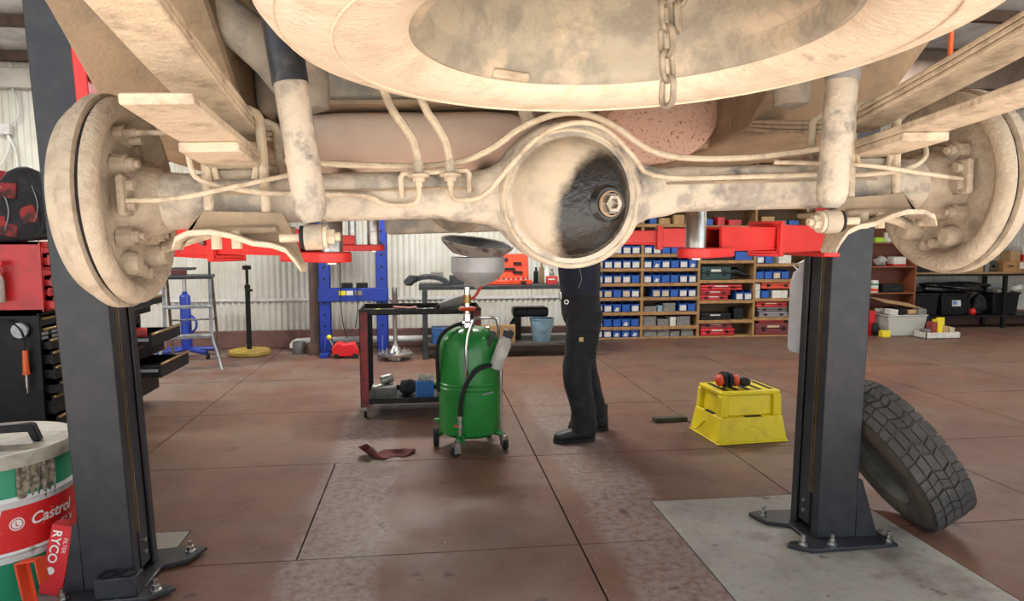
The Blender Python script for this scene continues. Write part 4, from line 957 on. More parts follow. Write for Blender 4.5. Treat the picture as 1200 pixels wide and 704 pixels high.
loft(sq, dens([(0, 0, 1.035, .134, .174), (-.003, 0, 1.10, .140, .182), (-.008, 0, 1.25, .146, .190), (-.018, 0, 1.38, .138, .192), (-.026, 0, 1.45, .112, .165), (-.034, 0, 1.50, .075, .09), (-.04, 0, 1.53, .066, .07)]), 36, .014)
for s_ in (-1, 1):
    sq.tube([(-.028, s_ * .15, 1.43), (-.06, s_ * .20, 1.405), (-.11, s_ * .228, 1.37), (-.16, s_ * .24, 1.34)], [.072, .076, .070, .066], 18, True, 1)
shr = sq.build('shirt', NAVY, pe, ang=60)
MB().tube([(-.05, -.176, 1.10), (-.03, -.186, 1.16), (-.045, -.188, 1.24)], .0022, 5).build('shirt_piping', mat('pale_green_piping', (.25, .32, .28), None, .7), shr)
MB().tube([(.125, -.10, 1.09), (.13, -.10, 1.16), (.132, -.11, 1.26)], .0022, 5).build('shirt_piping', MATS['pale_green_piping'], shr)
bl = MB().lathe([(.128, -.02), (.138, -.02), (.138, .02), (.128, .02)], n=36); xf(bl, lambda p: Vector((p.x * 1.0, p.y * 1.32, p.z + 1.035))).build('belt', BLACKR, pe)
MB().bb(-.15, -.138, -.03, .03, 1.01, 1.06).build('belt_buckle', STEEL, pe, bev=.003)
ky = MB().lathe([(.012, -.002), (.016, -.002), (.016, .002), (.012, .002)], n=16); xf(ky, lambda p: Vector((-.125 + p.x, -.13, 1.0 + p.y))).build('key_ring', STEEL, pe)
def boot(x, y, rz):
    def ring(t, hw, h0, h1): return [(t, hw * c, (h0 + h1) / 2 + (h1 - h0) / 2 * s_) for (c, s_) in [(math.copysign(abs(math.cos(q)) ** .6, math.cos(q)), math.copysign(abs(math.sin(q)) ** .6, math.sin(q))) for q in [2 * PI * j / 16 for j in range(16)]]]
    b_ = MB().rings([ring(.085, .030, .022, .10), ring(.078, .042, .02, .12), ring(.04, .045, .02, .125), ring(-.02, .046, .02, .118), ring(-.07, .050, .02, .098), ring(-.13, .054, .02, .082), ring(-.175, .050, .02, .072), ring(-.20, .036, .022, .060), ring(-.208, .018, .026, .05)])
    o = b_.build('boot', BOOTM, pe, (x, y, 0), (0, 0, rz), ang=60)
    MB().tube([(.03, 0, .09), (.028, 0, .15), (.03, 0, .20)], [.056, .053, .054], 18).build('boot_shaft', BOOTM, o)
    so_ = [(.09, .02), (.09, -.02), (.06, -.046), (0, -.048), (-.06, -.052), (-.14, -.058), (-.19, -.046), (-.216, -.018), (-.216, .018), (-.19, .046), (-.14, .058), (-.06, .052), (0, .048), (.06, .046)]
    MB().prism(so_, .001, .026, 'XY').build('boot_sole', BLACKR, o, bev=.004)
    for k in range(4): MB().tube([(-.035 - .018 * k, -.03, .112 - .008 * k), (-.04 - .018 * k, 0, .125 - .009 * k), (-.035 - .018 * k, .03, .112 - .008 * k)], .003, 5, True, 1).build('boot_lace', BLACKR, o)
boot(NL[0] + .02, NL[1], R(3)); boot(FL[0] + .01, FL[1], R(-14))
# head details (behind the axle from here): face, ears, hair
hr = MB().ell((-.065, 0, 1.765), (.098, .086, .092), 22, 14); xf(hr, lambda p: Vector((max(p.x, -.125) if p.z < 1.79 else p.x, p.y, max(p.z, 1.69 if p.x > -.03 else 1.765)))).build('hair', HAIR, pe)
MB().ell((-.172, 0, 1.70), (.018, .014, .026), 12, 8).build('nose', SKIN, pe)
for s_ in (-1, 1):
    MB().ell((-.155, s_ * .032, 1.725), (.010, .014, .009), 12, 8).build('eye', CARD_W, pe); MB().ell((-.164, s_ * .032, 1.725), (.004, .006, .006), 10, 6).build('iris', BLACKR, pe)
    MB().ell((-.075, s_ * .082, 1.70), (.022, .010, .032), 12, 8).build('ear', SKIN, pe)
MB().ell((-.158, 0, 1.655), (.010, .026, .007), 12, 6).build('mouth', mat('lips', (.38, .15, .12), None, .5), pe)

# ================================================================== TOOL CABINETS ON THE LEFT
def cabinet(label, x, y0, y1, h, dep, m, drawers, mtrim, name='tool_cabinet', group=None, extra=None):
    """drawers open towards +x; front plane at x, width along y; drawers: (z0, z1, how far open)"""
    t = thing(name, label, 'tool chest', (x, (y0 + y1) / 2, 0)); w_ = (y1 - y0) / 2
    z0 = extra or .10
    b_ = MB(); b_.bb(-dep, 0, -w_, -w_ + .012, z0, h); b_.bb(-dep, 0, w_ - .012, w_, z0, h); b_.bb(-dep, -dep + .012, -w_, w_, z0, h); b_.bb(-dep, 0, -w_, w_, h - .02, h); b_.bb(-dep, 0, -w_, w_, z0, z0 + .02)
    b_.bb(-.012, 0, -w_, -w_ + .03, z0, h); b_.bb(-.012, 0, w_ - .03, w_, z0, h)
    b_.build('body', m, t, bev=.003)
    for (a, c, o_) in drawers:
        d = MB(); d.bb(o_ - .014, o_, -w_ + .03, w_ - .03, a, c); hh = a + (c - a) * .72
        d.bb(o_ - dep + .08, o_ - .014, -w_ + .035, -w_ + .042, a + .005, hh); d.bb(o_ - dep + .08, o_ - .014, w_ - .042, w_ - .035, a + .005, hh); d.bb(o_ - dep + .08, o_ - .014, -w_ + .035, w_ - .035, a + .005, a + .012)
        do = d.build('drawer', m, t, bev=.001)
        MB().bb(o_ - .004, o_ + .014, -w_ + .032, w_ - .032, c - .018, c - .002).build('pull_trim', mtrim, do, bev=.003)
        if o_ > .1: MB().bb(o_ - .5 * o_ - .1, o_ - .02, -w_ + .024, -w_ + .034, (a + c) / 2 - .012, (a + c) / 2 + .012).build('runner', ALU, do)
    return t
nc = cabinet('black roll cabinet with the red chest standing on it', -2.555, 4.84, 5.56, .95, .50, BLACKM,
        [(.86, .92, .0), (.79, .845, .0), (.70, .775, .05), (.60, .69, .06), (.50, .59, .07), (.40, .485, .10), (.26, .39, .05), (.12, .25, .07)], GOLD)
for (x, y) in ((-.45, -.3), (-.06, -.3), (-.45, .3), (-.06, .3)): MB().lathe([(0, -.02), (.045, -.02), (.05, -.01), (.05, .01), (.045, .02), (0, .02)], (x, y, .052), 'Y', 18).build('castor', BLACKR, nc)
for z in (.80, .77): 
    for dy in (-.34, -.22): MB().bb(.0, .006, dy, dy + .07, z, z + .018).build('name_plate', ALU, nc)
rc = cabinet('red top chest standing on the black roll cabinet', -2.53, 4.86, 5.56, 1.42, .42, REDC, [(1.345, 1.405, .0), (1.265, 1.335, .04), (1.195, 1.255, .0), (1.125, 1.185, .05), (1.06, 1.115, .03), (.97, 1.05, .06)], REDC, 'top_chest', extra=.955)
lidm = MB().box((-.40, 0, 1.66), (.025, .69, .50), (0, R(12), 0)); lidm.box((-.36, -.335, 1.66), (.10, .012, .46), (0, R(12), 0)); lidm.box((-.36, .335, 1.66), (.10, .012, .46), (0, R(12), 0)); lidm.build('open_lid', REDC, rc, bev=.003)
MB().box((-.338, -.2, 1.86), (.004, .05, .035), (0, R(12), 0)).build('lid_badge', GREYP, rc)
bt = thing('spray_bottle', 'clear spray bottle with red trigger hung on the side of the red chest', 'bottle', (-2.775, 4.805, 1.03))
MB().lathe([(0, 0), (.04, 0), (.042, .01), (.042, .14), (.03, .18), (.014, .20), (.014, .23), (0, .23)], n=24).build('bottle', CLEARP, bt); MB().box((.01, 0, .25), (.07, .025, .03)).build('trigger_head', REDC, bt, bev=.004)
MB().tube([(.035, 0, .24), (.04, 0, .20), (.03, 0, .17)], .006, 6).build('trigger', REDC, bt)
# rucksack on the open chest
BAGM = mat('black_fabric', (.016, .015, .018), (.03, .028, .03), .85, 0, 14, .4, .7, .4, 60)
bag = thing('rucksack', 'black and red rucksack resting on the red top chest', 'rucksack', (-2.69, 4.995, 1.425), (0, R(-4), R(14)))
b_ = MB(); rs = []
for (z, wx, wy) in ((0, .13, .09), (.02, .16, .115), (.12, .17, .13), (.26, .165, .12), (.38, .14, .10), (.46, .09, .07), (.49, .03, .03)):
    rs.append([(wx * math.copysign(abs(math.cos(q)) ** .7, math.cos(q)) + z * .1, wy * math.copysign(abs(math.sin(q)) ** .7, math.sin(q)), z) for q in [2 * PI * j / 20 for j in range(20)]])
b_.rings(rs).build('pack', BAGM, bag, ang=60)
RF = mat('faded_red_fabric', (.32, .03, .03), (.05, .02, .02), .8, 0, 9, .45, .6)
for (x, z, a, s_) in ((-.05, .10, .2, 1), (.07, .17, -.3, .9), (-.02, .33, .1, .8)): MB().box((0, 0, 0), (.11 * s_, .02, .13 * s_)).build('red_panel', RF, bag, (x, -.118, z), (R(-6), a, 0), bev=.009, seg=2)
MB().tube([(.10, -.10, .02), (.16, -.11, .10), (.15, -.10, .30), (.08, -.08, .45)], .016, 8, True, 2).build('shoulder_strap', BAGM, bag)
MB().tube([(-.08, -.125, .05), (-.02, -.14, .2), (-.06, -.12, .36)], .004, 6, True, 2).build('zip', ALU, bag); MB().tube([(.12, -.12, .03), (.20, -.12, .02), (.19, -.12, .10)], .012, 8, True, 1).build('strap_end', BAGM, bag)
MB().tube([(.1, -.13, .12), (.14, -.13, .22), (.11, -.11, .36)], .003, 6, True, 2).build('zip', ALU, bag)
# orange handled tool on a cable hung off the cabinet side
ho = thing('hand_lamp', 'orange handled inspection tool hanging on a black cable from the cabinet', 'tool', (-2.63, 4.80, .55))
MB().lathe([(0, .16), (.013, .16), (.016, .15), (.019, .02), (.023, .005), (.022, 0), (0, 0)], n=16).build('handle', ORANGE, ho); MB().cyl((0, 0, -.09), (0, 0, 0), .009, n=10).build('shank', STEEL, ho); MB().cyl((0, 0, -.125), (0, 0, -.09), .004, n=8).build('tip', STEEL, ho)
MB().tube([(0, 0, .16), (.0, 0, .26), (-.04, .005, .33), (-.12, .01, .36), (-.3, .01, .34)], .007, 8, True, 2).build('cable', BLACKR, ho)
MB().lathe([(0, -.015), (.05, -.015), (.055, 0), (.05, .01), (0, .01)], (-.03, .018, .29), 'Y', 20).build('magnet_hook', ALU, ho)
fc = cabinet('black drawer cabinet behind the lift post, several drawers pulled out', -2.52, 5.66, 6.36, .98, .50, BLACKM,
        [(.88, .95, .20), (.80, .87, .10), (.70, .79, .0), (.585, .69, .34), (.46, .575, .20), (.33, .45, .40), (.12, .32, .14)], GOLD)
for (x, y) in ((-.45, -.3), (-.06, -.3), (-.45, .3), (-.06, .3)): MB().lathe([(0, -.02), (.045, -.02), (.05, -.01), (.05, .01), (.045, .02), (0, .02)], (x, y, .052), 'Y', 18).build('castor', BLACKR, fc)
rnd_box('red_rag', 'small bright red cloth lying in an open drawer', 'cloth', (-2.33, 5.85, .635), (.10, .12, .075), REDC, .3)

# ================================================================== STEPLADDER, GAS BOTTLE, STAND ON THE LEFT
sl = thing('platform_ladder', 'aluminium platform stepladder with tall handrails by the back wall', 'ladder', (-2.62, 8.05, 0), (0, 0, R(12)))
FR = [(-.26, -.30), (.20, -.30)]; ztop = 1.0
for (x, y) in FR:
    s_ = -1 if x < 0 else 1
    MB().tube([(x + s_ * .10, y - .10, .0), (x + s_ * .05, y - .03, .20), (x, y, .34), (x, y + .03, .70), (x, y + .05, 1.02)], .017, 8, True, 1).build('front_leg', ALU, sl)
    MB().tube([(x + s_ * .02, y + .70, .0), (x, y + .30, 1.02)], .016, 8).build('rear_leg', mat('rusty_tube', (.22, .16, .12), (.12, .09, .07), .7, .3, 18), sl)
    MB().tube([(x, y + .05, 1.0), (x, y + .16, 2.42)], .013, 8).build('handrail', GREYP, sl)
for z, d in ((.36, .10), (.68, .10)): MB().bb(-.27, .21, -.33, -.18, z, z + .03).build('step', ALU, sl, bev=.004)
MB().bb(-.29, .23, -.34, .08, 1.0, 1.035).build('platform', GREYP, sl, bev=.004)
MB().tube([(-.26, -.15, 2.27), (.20, -.15, 2.27)], .011, 8).build('rail_rung', GREYP, sl); MB().tube([(-.26, .22, .5), (.20, .22, .5)], .010, 8).build('rear_brace', ALU, sl)
MB().tube([(-.25, .1, .3), (.19, .1, .3)], .009, 8).build('rear_brace', ALU, sl)
rnd_box('sander', 'brown hand tool left on the ladder platform', 'tool', (-2.72, 7.93, 1.036), (.16, .08, .06), mat('dark_maroon', (.10, .03, .03), None, .6), .3)
gb_ = thing('transmission_jack', 'blue hydraulic transmission jack with spread legs behind the ladder', 'jack', (-2.90, 8.62, 0))
MB().lathe([(0, .10), (.062, .10), (.062, .74), (.05, .76), (.03, .77), (.03, .80), (0, .80)], n=28).build('cylinder', BLUEP, gb_); MB().cyl((0, 0, .8), (0, 0, 1.06), .022, n=16).build('ram', STEEL, gb_)
MB().bb(-.12, .12, -.09, .09, 1.06, 1.09).build('saddle', GREYP, gb_, bev=.006)
for a in (35, 145, 215, 325):
    c, s_ = math.cos(R(a)), math.sin(R(a)); MB().tube([(c * .05, s_ * .05, .10), (c * .34, s_ * .30, .075)], .028, 8).build('leg', BLUEP, gb_)
    MB().lathe([(0, -.014), (.034, -.014), (.036, 0), (.034, .014), (0, .014)], (c * .36, s_ * .32, .037), 'X', 16).build('castor', BLACKR, gb_)
MB().tube([(.06, -.02, .3), (.14, -.06, .36), (.14, -.06, .46), (.06, -.02, .52)], .014, 8, True, 1).build('pump_handle', BLUEP, gb_)
sd = thing('support_stand', 'tall black screw stand on a round yellow base', 'stand', (-2.205, 8.75, 0))
MB().lathe([(0, .001), (.24, .001), (.25, .012), (.25, .045), (.235, .06), (.05, .066), (0, .066)], n=40).build('base', mat('dirty_yellow_paint', (.40, .27, .04), (.26, .17, .05), .6, 0, 9, .4, .7), sd)
MB().lathe([(.03, .06), (.03, .82), (.034, .82), (.034, .86), (.018, .87), (.018, 1.06), (0, 1.06)], n=20).build('pole', BLACKM, sd); MB().lathe([(0, 1.05), (.05, 1.055), (.055, 1.10), (.02, 1.11), (0, 1.11)], n=20).build('head', BLACKM, sd); MB().box((.03, -.02, .80), (.07, .03, .03)).build('lock_lever', BLACKM, sd, bev=.004)

# ================================================================== BLUE SHOP PRESS AND THINGS AROUND IT
ps = thing('shop_press', 'blue H-frame shop press with perforated uprights', 'press', (-.90, 8.55, 0))
for x in (-.345, .345):
    u_ = MB(); u_.bb(x - .07, x + .07, -.035, -.028, .06, 1.95); u_.bb(x - .07, x - .063, -.035, .06, .06, 1.95); u_.bb(x + .063, x + .07, -.035, .06, .06, 1.95); up_ = u_.build('upright', BLUEP, ps)
    for k in range(12): MB().lathe([(0, -.037), (.014, -.037), (.014, -.030)], (x, 0, .22 + k * .145), 'Y', 12).build('pin_hole', BLACKM, up_)
    MB().bb(x - .05, x + .05, -.22, .25, 0, .05).build('foot', BLUEP, ps, bev=.005); MB().tube([(x, -.16, .05), (x, -.02, .25)], .012, 6).build('brace', BLUEP, ps)
MB().bb(-.42, .42, -.06, -.04, .67, .83).build('press_bed', BLUEP, ps, bev=.004); MB().bb(-.42, .42, .06, .08, .67, .83).build('press_bed', BLUEP, ps, bev=.004)
MB().bb(-.42, .42, -.06, .08, 1.80, 1.95).build('head_beam', BLUEP, ps, bev=.005); MB().bb(-.30, .30, -.04, .04, 1.30, 1.36).build('cross_tie', BLUEP, ps); MB().cyl((0, 0, 1.36), (0, 0, 1.8), .05, n=20).build('ram', STEEL, ps)
for (x0, x1, m_) in ((-.17, -.09, YELTAG), (-.08, 0, CARD_W), (.02, .11, GREYB)): MB().bb(x0, x1, -.0635, -.0605, .745, .80).build('warning_sticker', m_, ps)
MB().tube([(-.14, -.08, 1.2), (-.15, -.09, .7), (-.13, -.09, .4), (-.08, -.09, .22)], .006, 6, True, 2).build('air_hose', BLACKR, ps); MB().tube([(.05, -.09, .84), (.06, -.1, .55), (.02, -.1, .35)], .006, 6, True, 2).build('air_hose', BLACKR, ps)
for (x, lb) in ((-.08, 'small black press block beside the hanging hose'), (.10, 'flat black press block resting on the blue press bed')): rnd_box('press_block', lb, 'block', (-.90 + x, 8.57, .831), (.13, .14, .06), BLACKM, .2)
rj = thing('trolley_jack', 'small bright red bottle jack kit on the floor under the press', 'jack', (-.98, 8.36, 0))
MB().prism([(-.15, .02), (.14, .02), (.15, .06), (.10, .19), (-.02, .17), (-.10, .20), (-.17, .12)], -.08, .08, 'XZ').build('body', mat('fresh_red', (.60, .01, .015), None, .4), rj, bev=.015, seg=2)
for x in (-.11, .11): MB().lathe([(0, -.09), (.03, -.09), (.03, .09), (0, .09)], (x, 0, .031), 'Y', 14).build('wheel', BLACKR, rj)
MB().cyl((-.15, 0, .12), (-.2, 0, .24), .012, n=8).build('handle_socket', STEEL, rj); MB().ell((-.2, 0, .25), (.03, .03, .03), 12, 8).build('knob', YELTAG, rj)
pv = MB().tube([(-1.72, 8.97, .03), (-1.72, 8.98, .08), (-1.66, 9.0, .115), (-1.0, 9.0, .12), (2.0, 9.0, .12)], .045, 14, True, 1).build('drain_pipe', PVC); tag(pv, 'white plastic pipe lying along the foot of the wall', 'pipe')
cu_ = MB().lathe([(0, .002), (.07, .002), (.075, .01), (.08, .15), (.074, .15), (.07, .015), (0, .012)], n=24).build('metal_cup', ALU, None, (-1.60, 8.72, 0)); tag(cu_, 'small metal cup on the floor beside the brown post', 'cup')
fs = thing('axle_shaft', 'drive axle shaft standing upright on its flange', 'axle shaft', (-.385, 8.17, 0))
MB().lathe([(0, .0), (.10, .0), (.10, .05), (.20, .055), (.205, .075), (.19, .085), (.08, .09), (.06, .13), (.032, .16), (.026, .2), (.026, .70), (.032, .72), (.032, .86), (0, .86)], n=40).build('shaft', STEEL, fs)
for k in range(8): a = 2 * PI * k / 8; MB().cyl((.15 * math.cos(a), .15 * math.sin(a), .07), (.15 * math.cos(a), .15 * math.sin(a), .12), .012, n=8).build('wheel_stud', STEEL, fs)

# ================================================================== WORKBENCH ALONG THE BACK WALL
wb = thing('workbench', 'long dark steel workbench against the corrugated wall', 'workbench', (.90, 8.45, 0))
MB().bb(-1.0, 1.15, -.36, .36, .83, .875).build('bench_top', GREYP, wb, bev=.004)
MB().bb(-.94, 1.10, -.33, .33, .14, .17).build('lower_shelf', mat('dirty_bench_shelf', (.07, .055, .045), (.04, .033, .03), .7, 0, 9), wb)
for (x, y) in ((-.93, -.33), (1.08, -.33), (-.93, .33), (1.08, .33)): MB().bb(x - .032, x + .032, y - .032, y + .032, 0, .83).build('leg', GREYP, wb, bev=.003)
ZB = .876
gf = thing('plastic_trim', 'grey curved plastic inner guard lying on the workbench end', 'car part', (.02, 8.33, ZB)); q = MB()
ar = [(-.23 + .0 * k, 0) for k in range(1)]
pr1 = [(.26 * math.cos(PI - PI * k / 10) , .03 + .13 * math.sin(PI * k / 10)) for k in range(11)]; pr2 = [(x * .78, z * .72 - .01) for (x, z) in reversed(pr1)]
pr1 = [(x, max(.0, z - .03)) for x, z in pr1]; pr2 = [(x, max(0, z - .03)) for x, z in pr2]
q.prism(pr1 + pr2, -.16, .10, 'XZ').build('arch', GREYP, gf, bev=.006)
MB().prism([(-.30, .06), (-.23, .13), (-.12, .12), (-.2, .03), (-.27, -.0)], -.2, -.12, 'XZ').build('flare', GREYP, gf, bev=.01)
MB().box((.10, .06, .13), (.15, .13, .05)).build('bracket', GREYB, gf, bev=.006)
rnd_box('battery_charger', 'dark grey charger on the bench beside the plastic trim', 'charger', (.36, 8.42, ZB), (.16, .16, .11), GREYP, .1)
tc_ = thing('socket_case', 'open orange-red socket set case standing on the workbench', 'tool case', (1.00, 8.38, ZB))
MB().bb(-.33, .27, -.17, .06, 0, .055).build('tray', ORANGE2, tc_, bev=.008)
MB().box((.02, .10, .21), (.48, .05, .32), (R(-14), 0, 0)).build('lid', ORANGE2, tc_, bev=.012, seg=2)
for k in range(9): MB().cyl((-.28 + .06 * k, -.08, .055), (-.28 + .06 * k, -.08, .075), .018, n=10).build('socket', STEEL, tc_)
for (x, z, w_) in ((-.08, .30, .16), (.12, .25, .10), (-.02, .18, .22), (.12, .14, .12)): MB().box((x, .065 - (z - .21) * -.25, z), (w_, .03, .028), (R(-14), 0, 0)).build('tool_recess', BLACKM, tc_)
MB().box((.16, -.19, .03), (.06, .02, .03)).build('latch', BLACKM, tc_)
for k, (x, h, m_) in enumerate(((1.36, .20, BLACKM), (1.43, .26, mat('bottle_amber', (.16, .10, .04), None, .4)), (1.50, .22, WHITEP), (1.56, .18, GREYB))):
    nm = ('black', 'amber', 'white', 'grey')[k]
    tag(MB().lathe([(0, 0), (.032, 0), (.032, h * .7), (.014, h * .82), (.014, h), (0, h)], n=18).build('bottle', m_, None, (x, 8.48, ZB)), nm + ' bottle standing on the bench right of the socket case', 'bottle')
rb = rnd_box('first_aid_box', 'small red box with white band on the bench end', 'box', (1.52, 8.26, ZB), (.13, .10, .10), REDC, 0); MB().bb(-.05, .03, -.052, -.0505, .055, .075).build('white_band', CARD_W, rb)
bk = thing('bucket', 'pale blue steel bucket on the bench lower shelf', 'bucket', (1.40, 8.29, .171))
MB().lathe([(0, .0), (.105, .0), (.11, .01), (.145, .27), (.152, .275), (.152, .285), (.14, .28), (.105, .012), (0, .012)], n=32).build('pail', BLUECAN, bk); MB().tube([(-.148, 0, .26), (-.13, -.14, .17), (0, -.165, .12), (.13, -.14, .17), (.148, 0, .26)], .004, 6, True, 2).build('bail_handle', STEEL, bk)
cm = thing('grinder_motor', 'black motor unit on the bench shelf behind the blue bucket', 'motor', (1.27, 8.56, .171))
MB().bb(-.2, .25, -.12, .12, .28, .40).build('housing', BLACKM, cm, bev=.03, seg=2); MB().bb(-.18, -.10, -.1, .1, 0, .30).build('leg', BLACKM, cm); MB().bb(.1, .2, -.1, .1, 0, .30).build('leg', BLACKM, cm)
MB().tube([(-.24, -.05, .01), (-.24, -.05, .16), (-.18, -.05, .26)], .02, 8, True, 1).build('arm', BLACKM, cm)
rnd_box('blue_toolbox', 'blue metal toolbox on the bench lower shelf', 'toolbox', (.22, 8.32, .171), (.34, .22, .19), mat('mid_blue_paint', (.02, .09, .26), (.015, .06, .18), .5, 0, 9), .05)
rnd_box('cardboard_sheet', 'folded brown cardboard on the bench lower shelf', 'cardboard', (.62, 8.42, .171), (.42, .30, .10), CARDB, .1)
rnd_box('long_offcut', 'pale timber board lying across the bench shelf', 'board', (.78, 8.18, .171), (.55, .08, .22), PLY, .0)

# ================================================================== TIMBER PIGEONHOLE SHELVING WITH BINS
BX = [1.36 + .0, 2.20, 3.045, 3.89, 4.735, 5.58]; BX = BX[1:]
YF, DP = 9.42, .33
bc = thing('parts_shelving', 'tall pine shelving divided into bays for parts bins', 'shelving', (2.20, YF, 0))
def X_(x): return x - 2.20
for x in BX: MB().bb(X_(x) - .018, X_(x) + .018, 0, DP, .0, 2.62).build('upright', PLY, bc)
MB().bb(0, X_(5.58), DP, DP + .012, 0, 2.62).build('back_panel', mat('dark_ply_back', (.16, .10, .05), (.12, .075, .04), .8, 0, 5), bc)
R12 = [.02, .175, .385, .595, .80, 1.01, 1.215, 1.42, 1.64, 1.86, 2.08, 2.30, 2.56]
R3 = [.02, .25, .54, .835, 1.12, 1.365, 1.62, 1.9, 2.2, 2.56]
SHELF_Z = {0: R12, 1: R12, 2: R3, 3: [.02, .28, .56, .84, 1.07, 1.32, 1.60, 1.9, 2.2, 2.56]}
for b in range(4):
    for z in SHELF_Z[b]:
        MB().bb(X_(BX[b]) + .018, X_(BX[b + 1]) - .018, .012, DP, z - .02, z).build('shelf', PLY, bc)
        e = MB().bb(X_(BX[b]) - .0, X_(BX[b + 1]) + .0, -.006, .012, z - .045, z).build('shelf_edge', PINE, bc, bev=.002)
        for k in (.06, .42, .78): MB().cyl((X_(BX[b]) + k, -.008, z - .02), (X_(BX[b]) + k, -.004, z - .02), .005, n=6).build('screw', BLACKM, e)
ORD = ['bottom', 'second', 'third', 'fourth', 'fifth', 'sixth', 'seventh', 'eighth', 'ninth', 'tenth', 'eleventh', 'twelfth']
BAY = ['first bay', 'second bay', 'third bay', 'fourth bay']
def bin_mesh():
    w_, d, h = .122, .24, .132; t = .006
    mb = MB(); 
    # open-fronted bin: low scooped front with a lip, higher back
    mb.bb(-w_ / 2, w_ / 2, 0, d, 0, t); mb.bb(-w_ / 2, w_ / 2, d - t, d, 0, h)
    for s_ in (-1, 1):
        x0, x1 = (-w_ / 2, -w_ / 2 + t) if s_ < 0 else (w_ / 2 - t, w_ / 2)
        mb.prism([(0, 0), (d, 0), (d, h), (.05, h), (.0, h * .80)], x0, x1, 'YZ')
    mb.bb(-w_ / 2, w_ / 2, 0, t, 0, h * .80); mb.bb(-w_ / 2, w_ / 2, -.004, t, h * .74, h * .82)
    me = mb.mesh('bin', False); me.materials.append(BLUEB); return me
BINM = bin_mesh()
CW = MB().bb(-.047, .047, -.003, -.0006, .012, .088).mesh('card', False); CW.materials.append(CARD_W)
CC = MB().bb(-.047, .047, -.003, -.0006, .012, .090).mesh('card', False); CC.materials.append(CARD_C)
CT = MB().prism([(-.04, .015), (.03, .012), (.018, .034), (.04, .05), (-.01, .066), (-.02, .045)], -.003, -.0006, 'XZ').mesh('card', False); CT.materials.append(CARD_W)
def part_bin(b, r_, x, kind, nth=None):
    z = SHELF_Z[b][r_]
    lb = {'w': 'white card', 'c': 'cream card', 't': 'torn white card', '-': 'no card'}[kind]
    o = bpy.data.objects.new('parts_bin', BINM); COL.objects.link(o); o.location = (x, YF + .019, z + .001)
    tag(o, f'blue bin, {lb}, {nth} along the {ORD[r_]} shelf of the {BAY[b]}', 'bin', 'blue parts bins')
    me = {'w': CW, 'c': CC, 't': CT}.get(kind)
    if me: link('card', me, o)
ROWS = {0: {0: 'w wctt', 1: ' w-twt-c', 2: 'cw-t-c', 3: 'cccc-wc', 4: ' wcc-w-', 5: 'w-cw--', 6: '-w-cw-', 7: 'w-c-w'},
        1: {2: '    w-t', 3: ' cc-ww-', 4: 'wt--ww', 5: 'wtw-wt', 6: 'ww---', 7: '-w--w'}}
ROWS[0] = {0: 'twwtttt', 1: 'ww--t-w', 2: 'wcwt-wc', 3: 'ccc-cwc', 4: 'wwwcw--', 5: 'ccwwww-', 6: '-w-wwww', 7: 'w-c-w--'}
rk = random.Random(3)
for b, rows in ROWS.items():
    for r_, s_ in rows.items():
        n = 6 if len(s_) <= 6 else 6
        s_ = s_[:6]
        x = BX[b] + .086
        for ni, ch in enumerate(s_):
            if ch != ' ': part_bin(b, r_, x, ch, ['first', 'second', 'third', 'fourth', 'fifth', 'sixth'][ni])
            x += .1335
def case(label, x0, x1, z, h, m, name='tool_case', cat='case', y=.02, d=.24, latches=True, group=None, stripe=None):
    t = thing(name, label, cat, ((x0 + x1) / 2, YF + y + d / 2, z + .001), (0, 0, R(rk.uniform(-2, 2)) if x1 - x0 < .5 else 0)); w_ = (x1 - x0) / 2
    MB().bb(-w_, w_, -d / 2, d / 2, 0, h * .48).build('base_shell', m, t, bev=.010, seg=2); MB().bb(-w_, w_, -d / 2, d / 2, h * .50, h).build('lid_shell', m, t, bev=.010, seg=2)
    if latches:
        for k in (-.55, .55): MB().bb(w_ * k - .025, w_ * k + .025, -d / 2 - .006, -d / 2 + .004, h * .3, h * .7).build('latch', BLACKM, t, bev=.002)
    if stripe: MB().bb(-w_ * .35, w_ * .3, -d / 2 - .0025, -d / 2 + .002, h * .62, h * .80).build('maker_strip', stripe, t)
    return t
Z2 = SHELF_Z[2]
case('dull red tool case on the bottom shelf, on top of a brighter one', 3.94, 4.42, .021 + .107, .075, mat('dull_red_case', (.22, .025, .022), None, .5), stripe=CARD_C)
case('bright red tool case on the bottom shelf of the third bay', 3.94, 4.46, .021, .105, REDC, stripe=CARD_W)
case('flat black tool case on the second shelf of the third bay', 3.93, 4.40, Z2[1], .10, BLACKM, stripe=CARD_W)
rnd_box('black_clamp_box', 'square black box right of the flat black case', 'box', (4.53, YF + .15, Z2[1] + .001), (.15, .18, .17), BLACKM, .05)
for k, (a, c) in enumerate(((3.92, 4.35), (3.92, 4.38), (3.92, 4.56))):
    case(f'red tool case, {("lowest", "middle", "topmost")[k]} of the stack of three on the third shelf', a, c, Z2[2] + .071 * k, .068 if k < 2 else .085, REDC if k != 1 else mat('deep_red_case', (.36, .012, .014), None, .45), group=None, stripe=CARD_W)
for x, k_, nn in ((4.52, 'w', 'first'), (4.65, 'w', 'second')): part_bin(2, 2, x, k_, nn)
case('dark teal power tool case on the fourth shelf of the third bay', 3.93, 4.38, Z2[3], .19, TEAL, stripe=CARD_W)
hg = thing('heat_gun', 'black hot air gun lying nose outward beside the teal case', 'heat gun', (4.50, YF + .16, Z2[3] + .095))
MB().tube([(-.10, 0, 0), (0, 0, .02), (.06, -.02, .0), (.10, -.04, -.02), (.20, -.08, -.03)], [.06, .07, .05, .028, .015], 18, True, 1).build('barrel', BLACKM, hg); MB().bb(-.08, .0, -.04, .04, -.094, .0).build('handle', BLACKM, hg, bev=.01)
case('long black case on the fifth shelf of the third bay', 3.93, 4.42, Z2[4], .13, BLACKM)
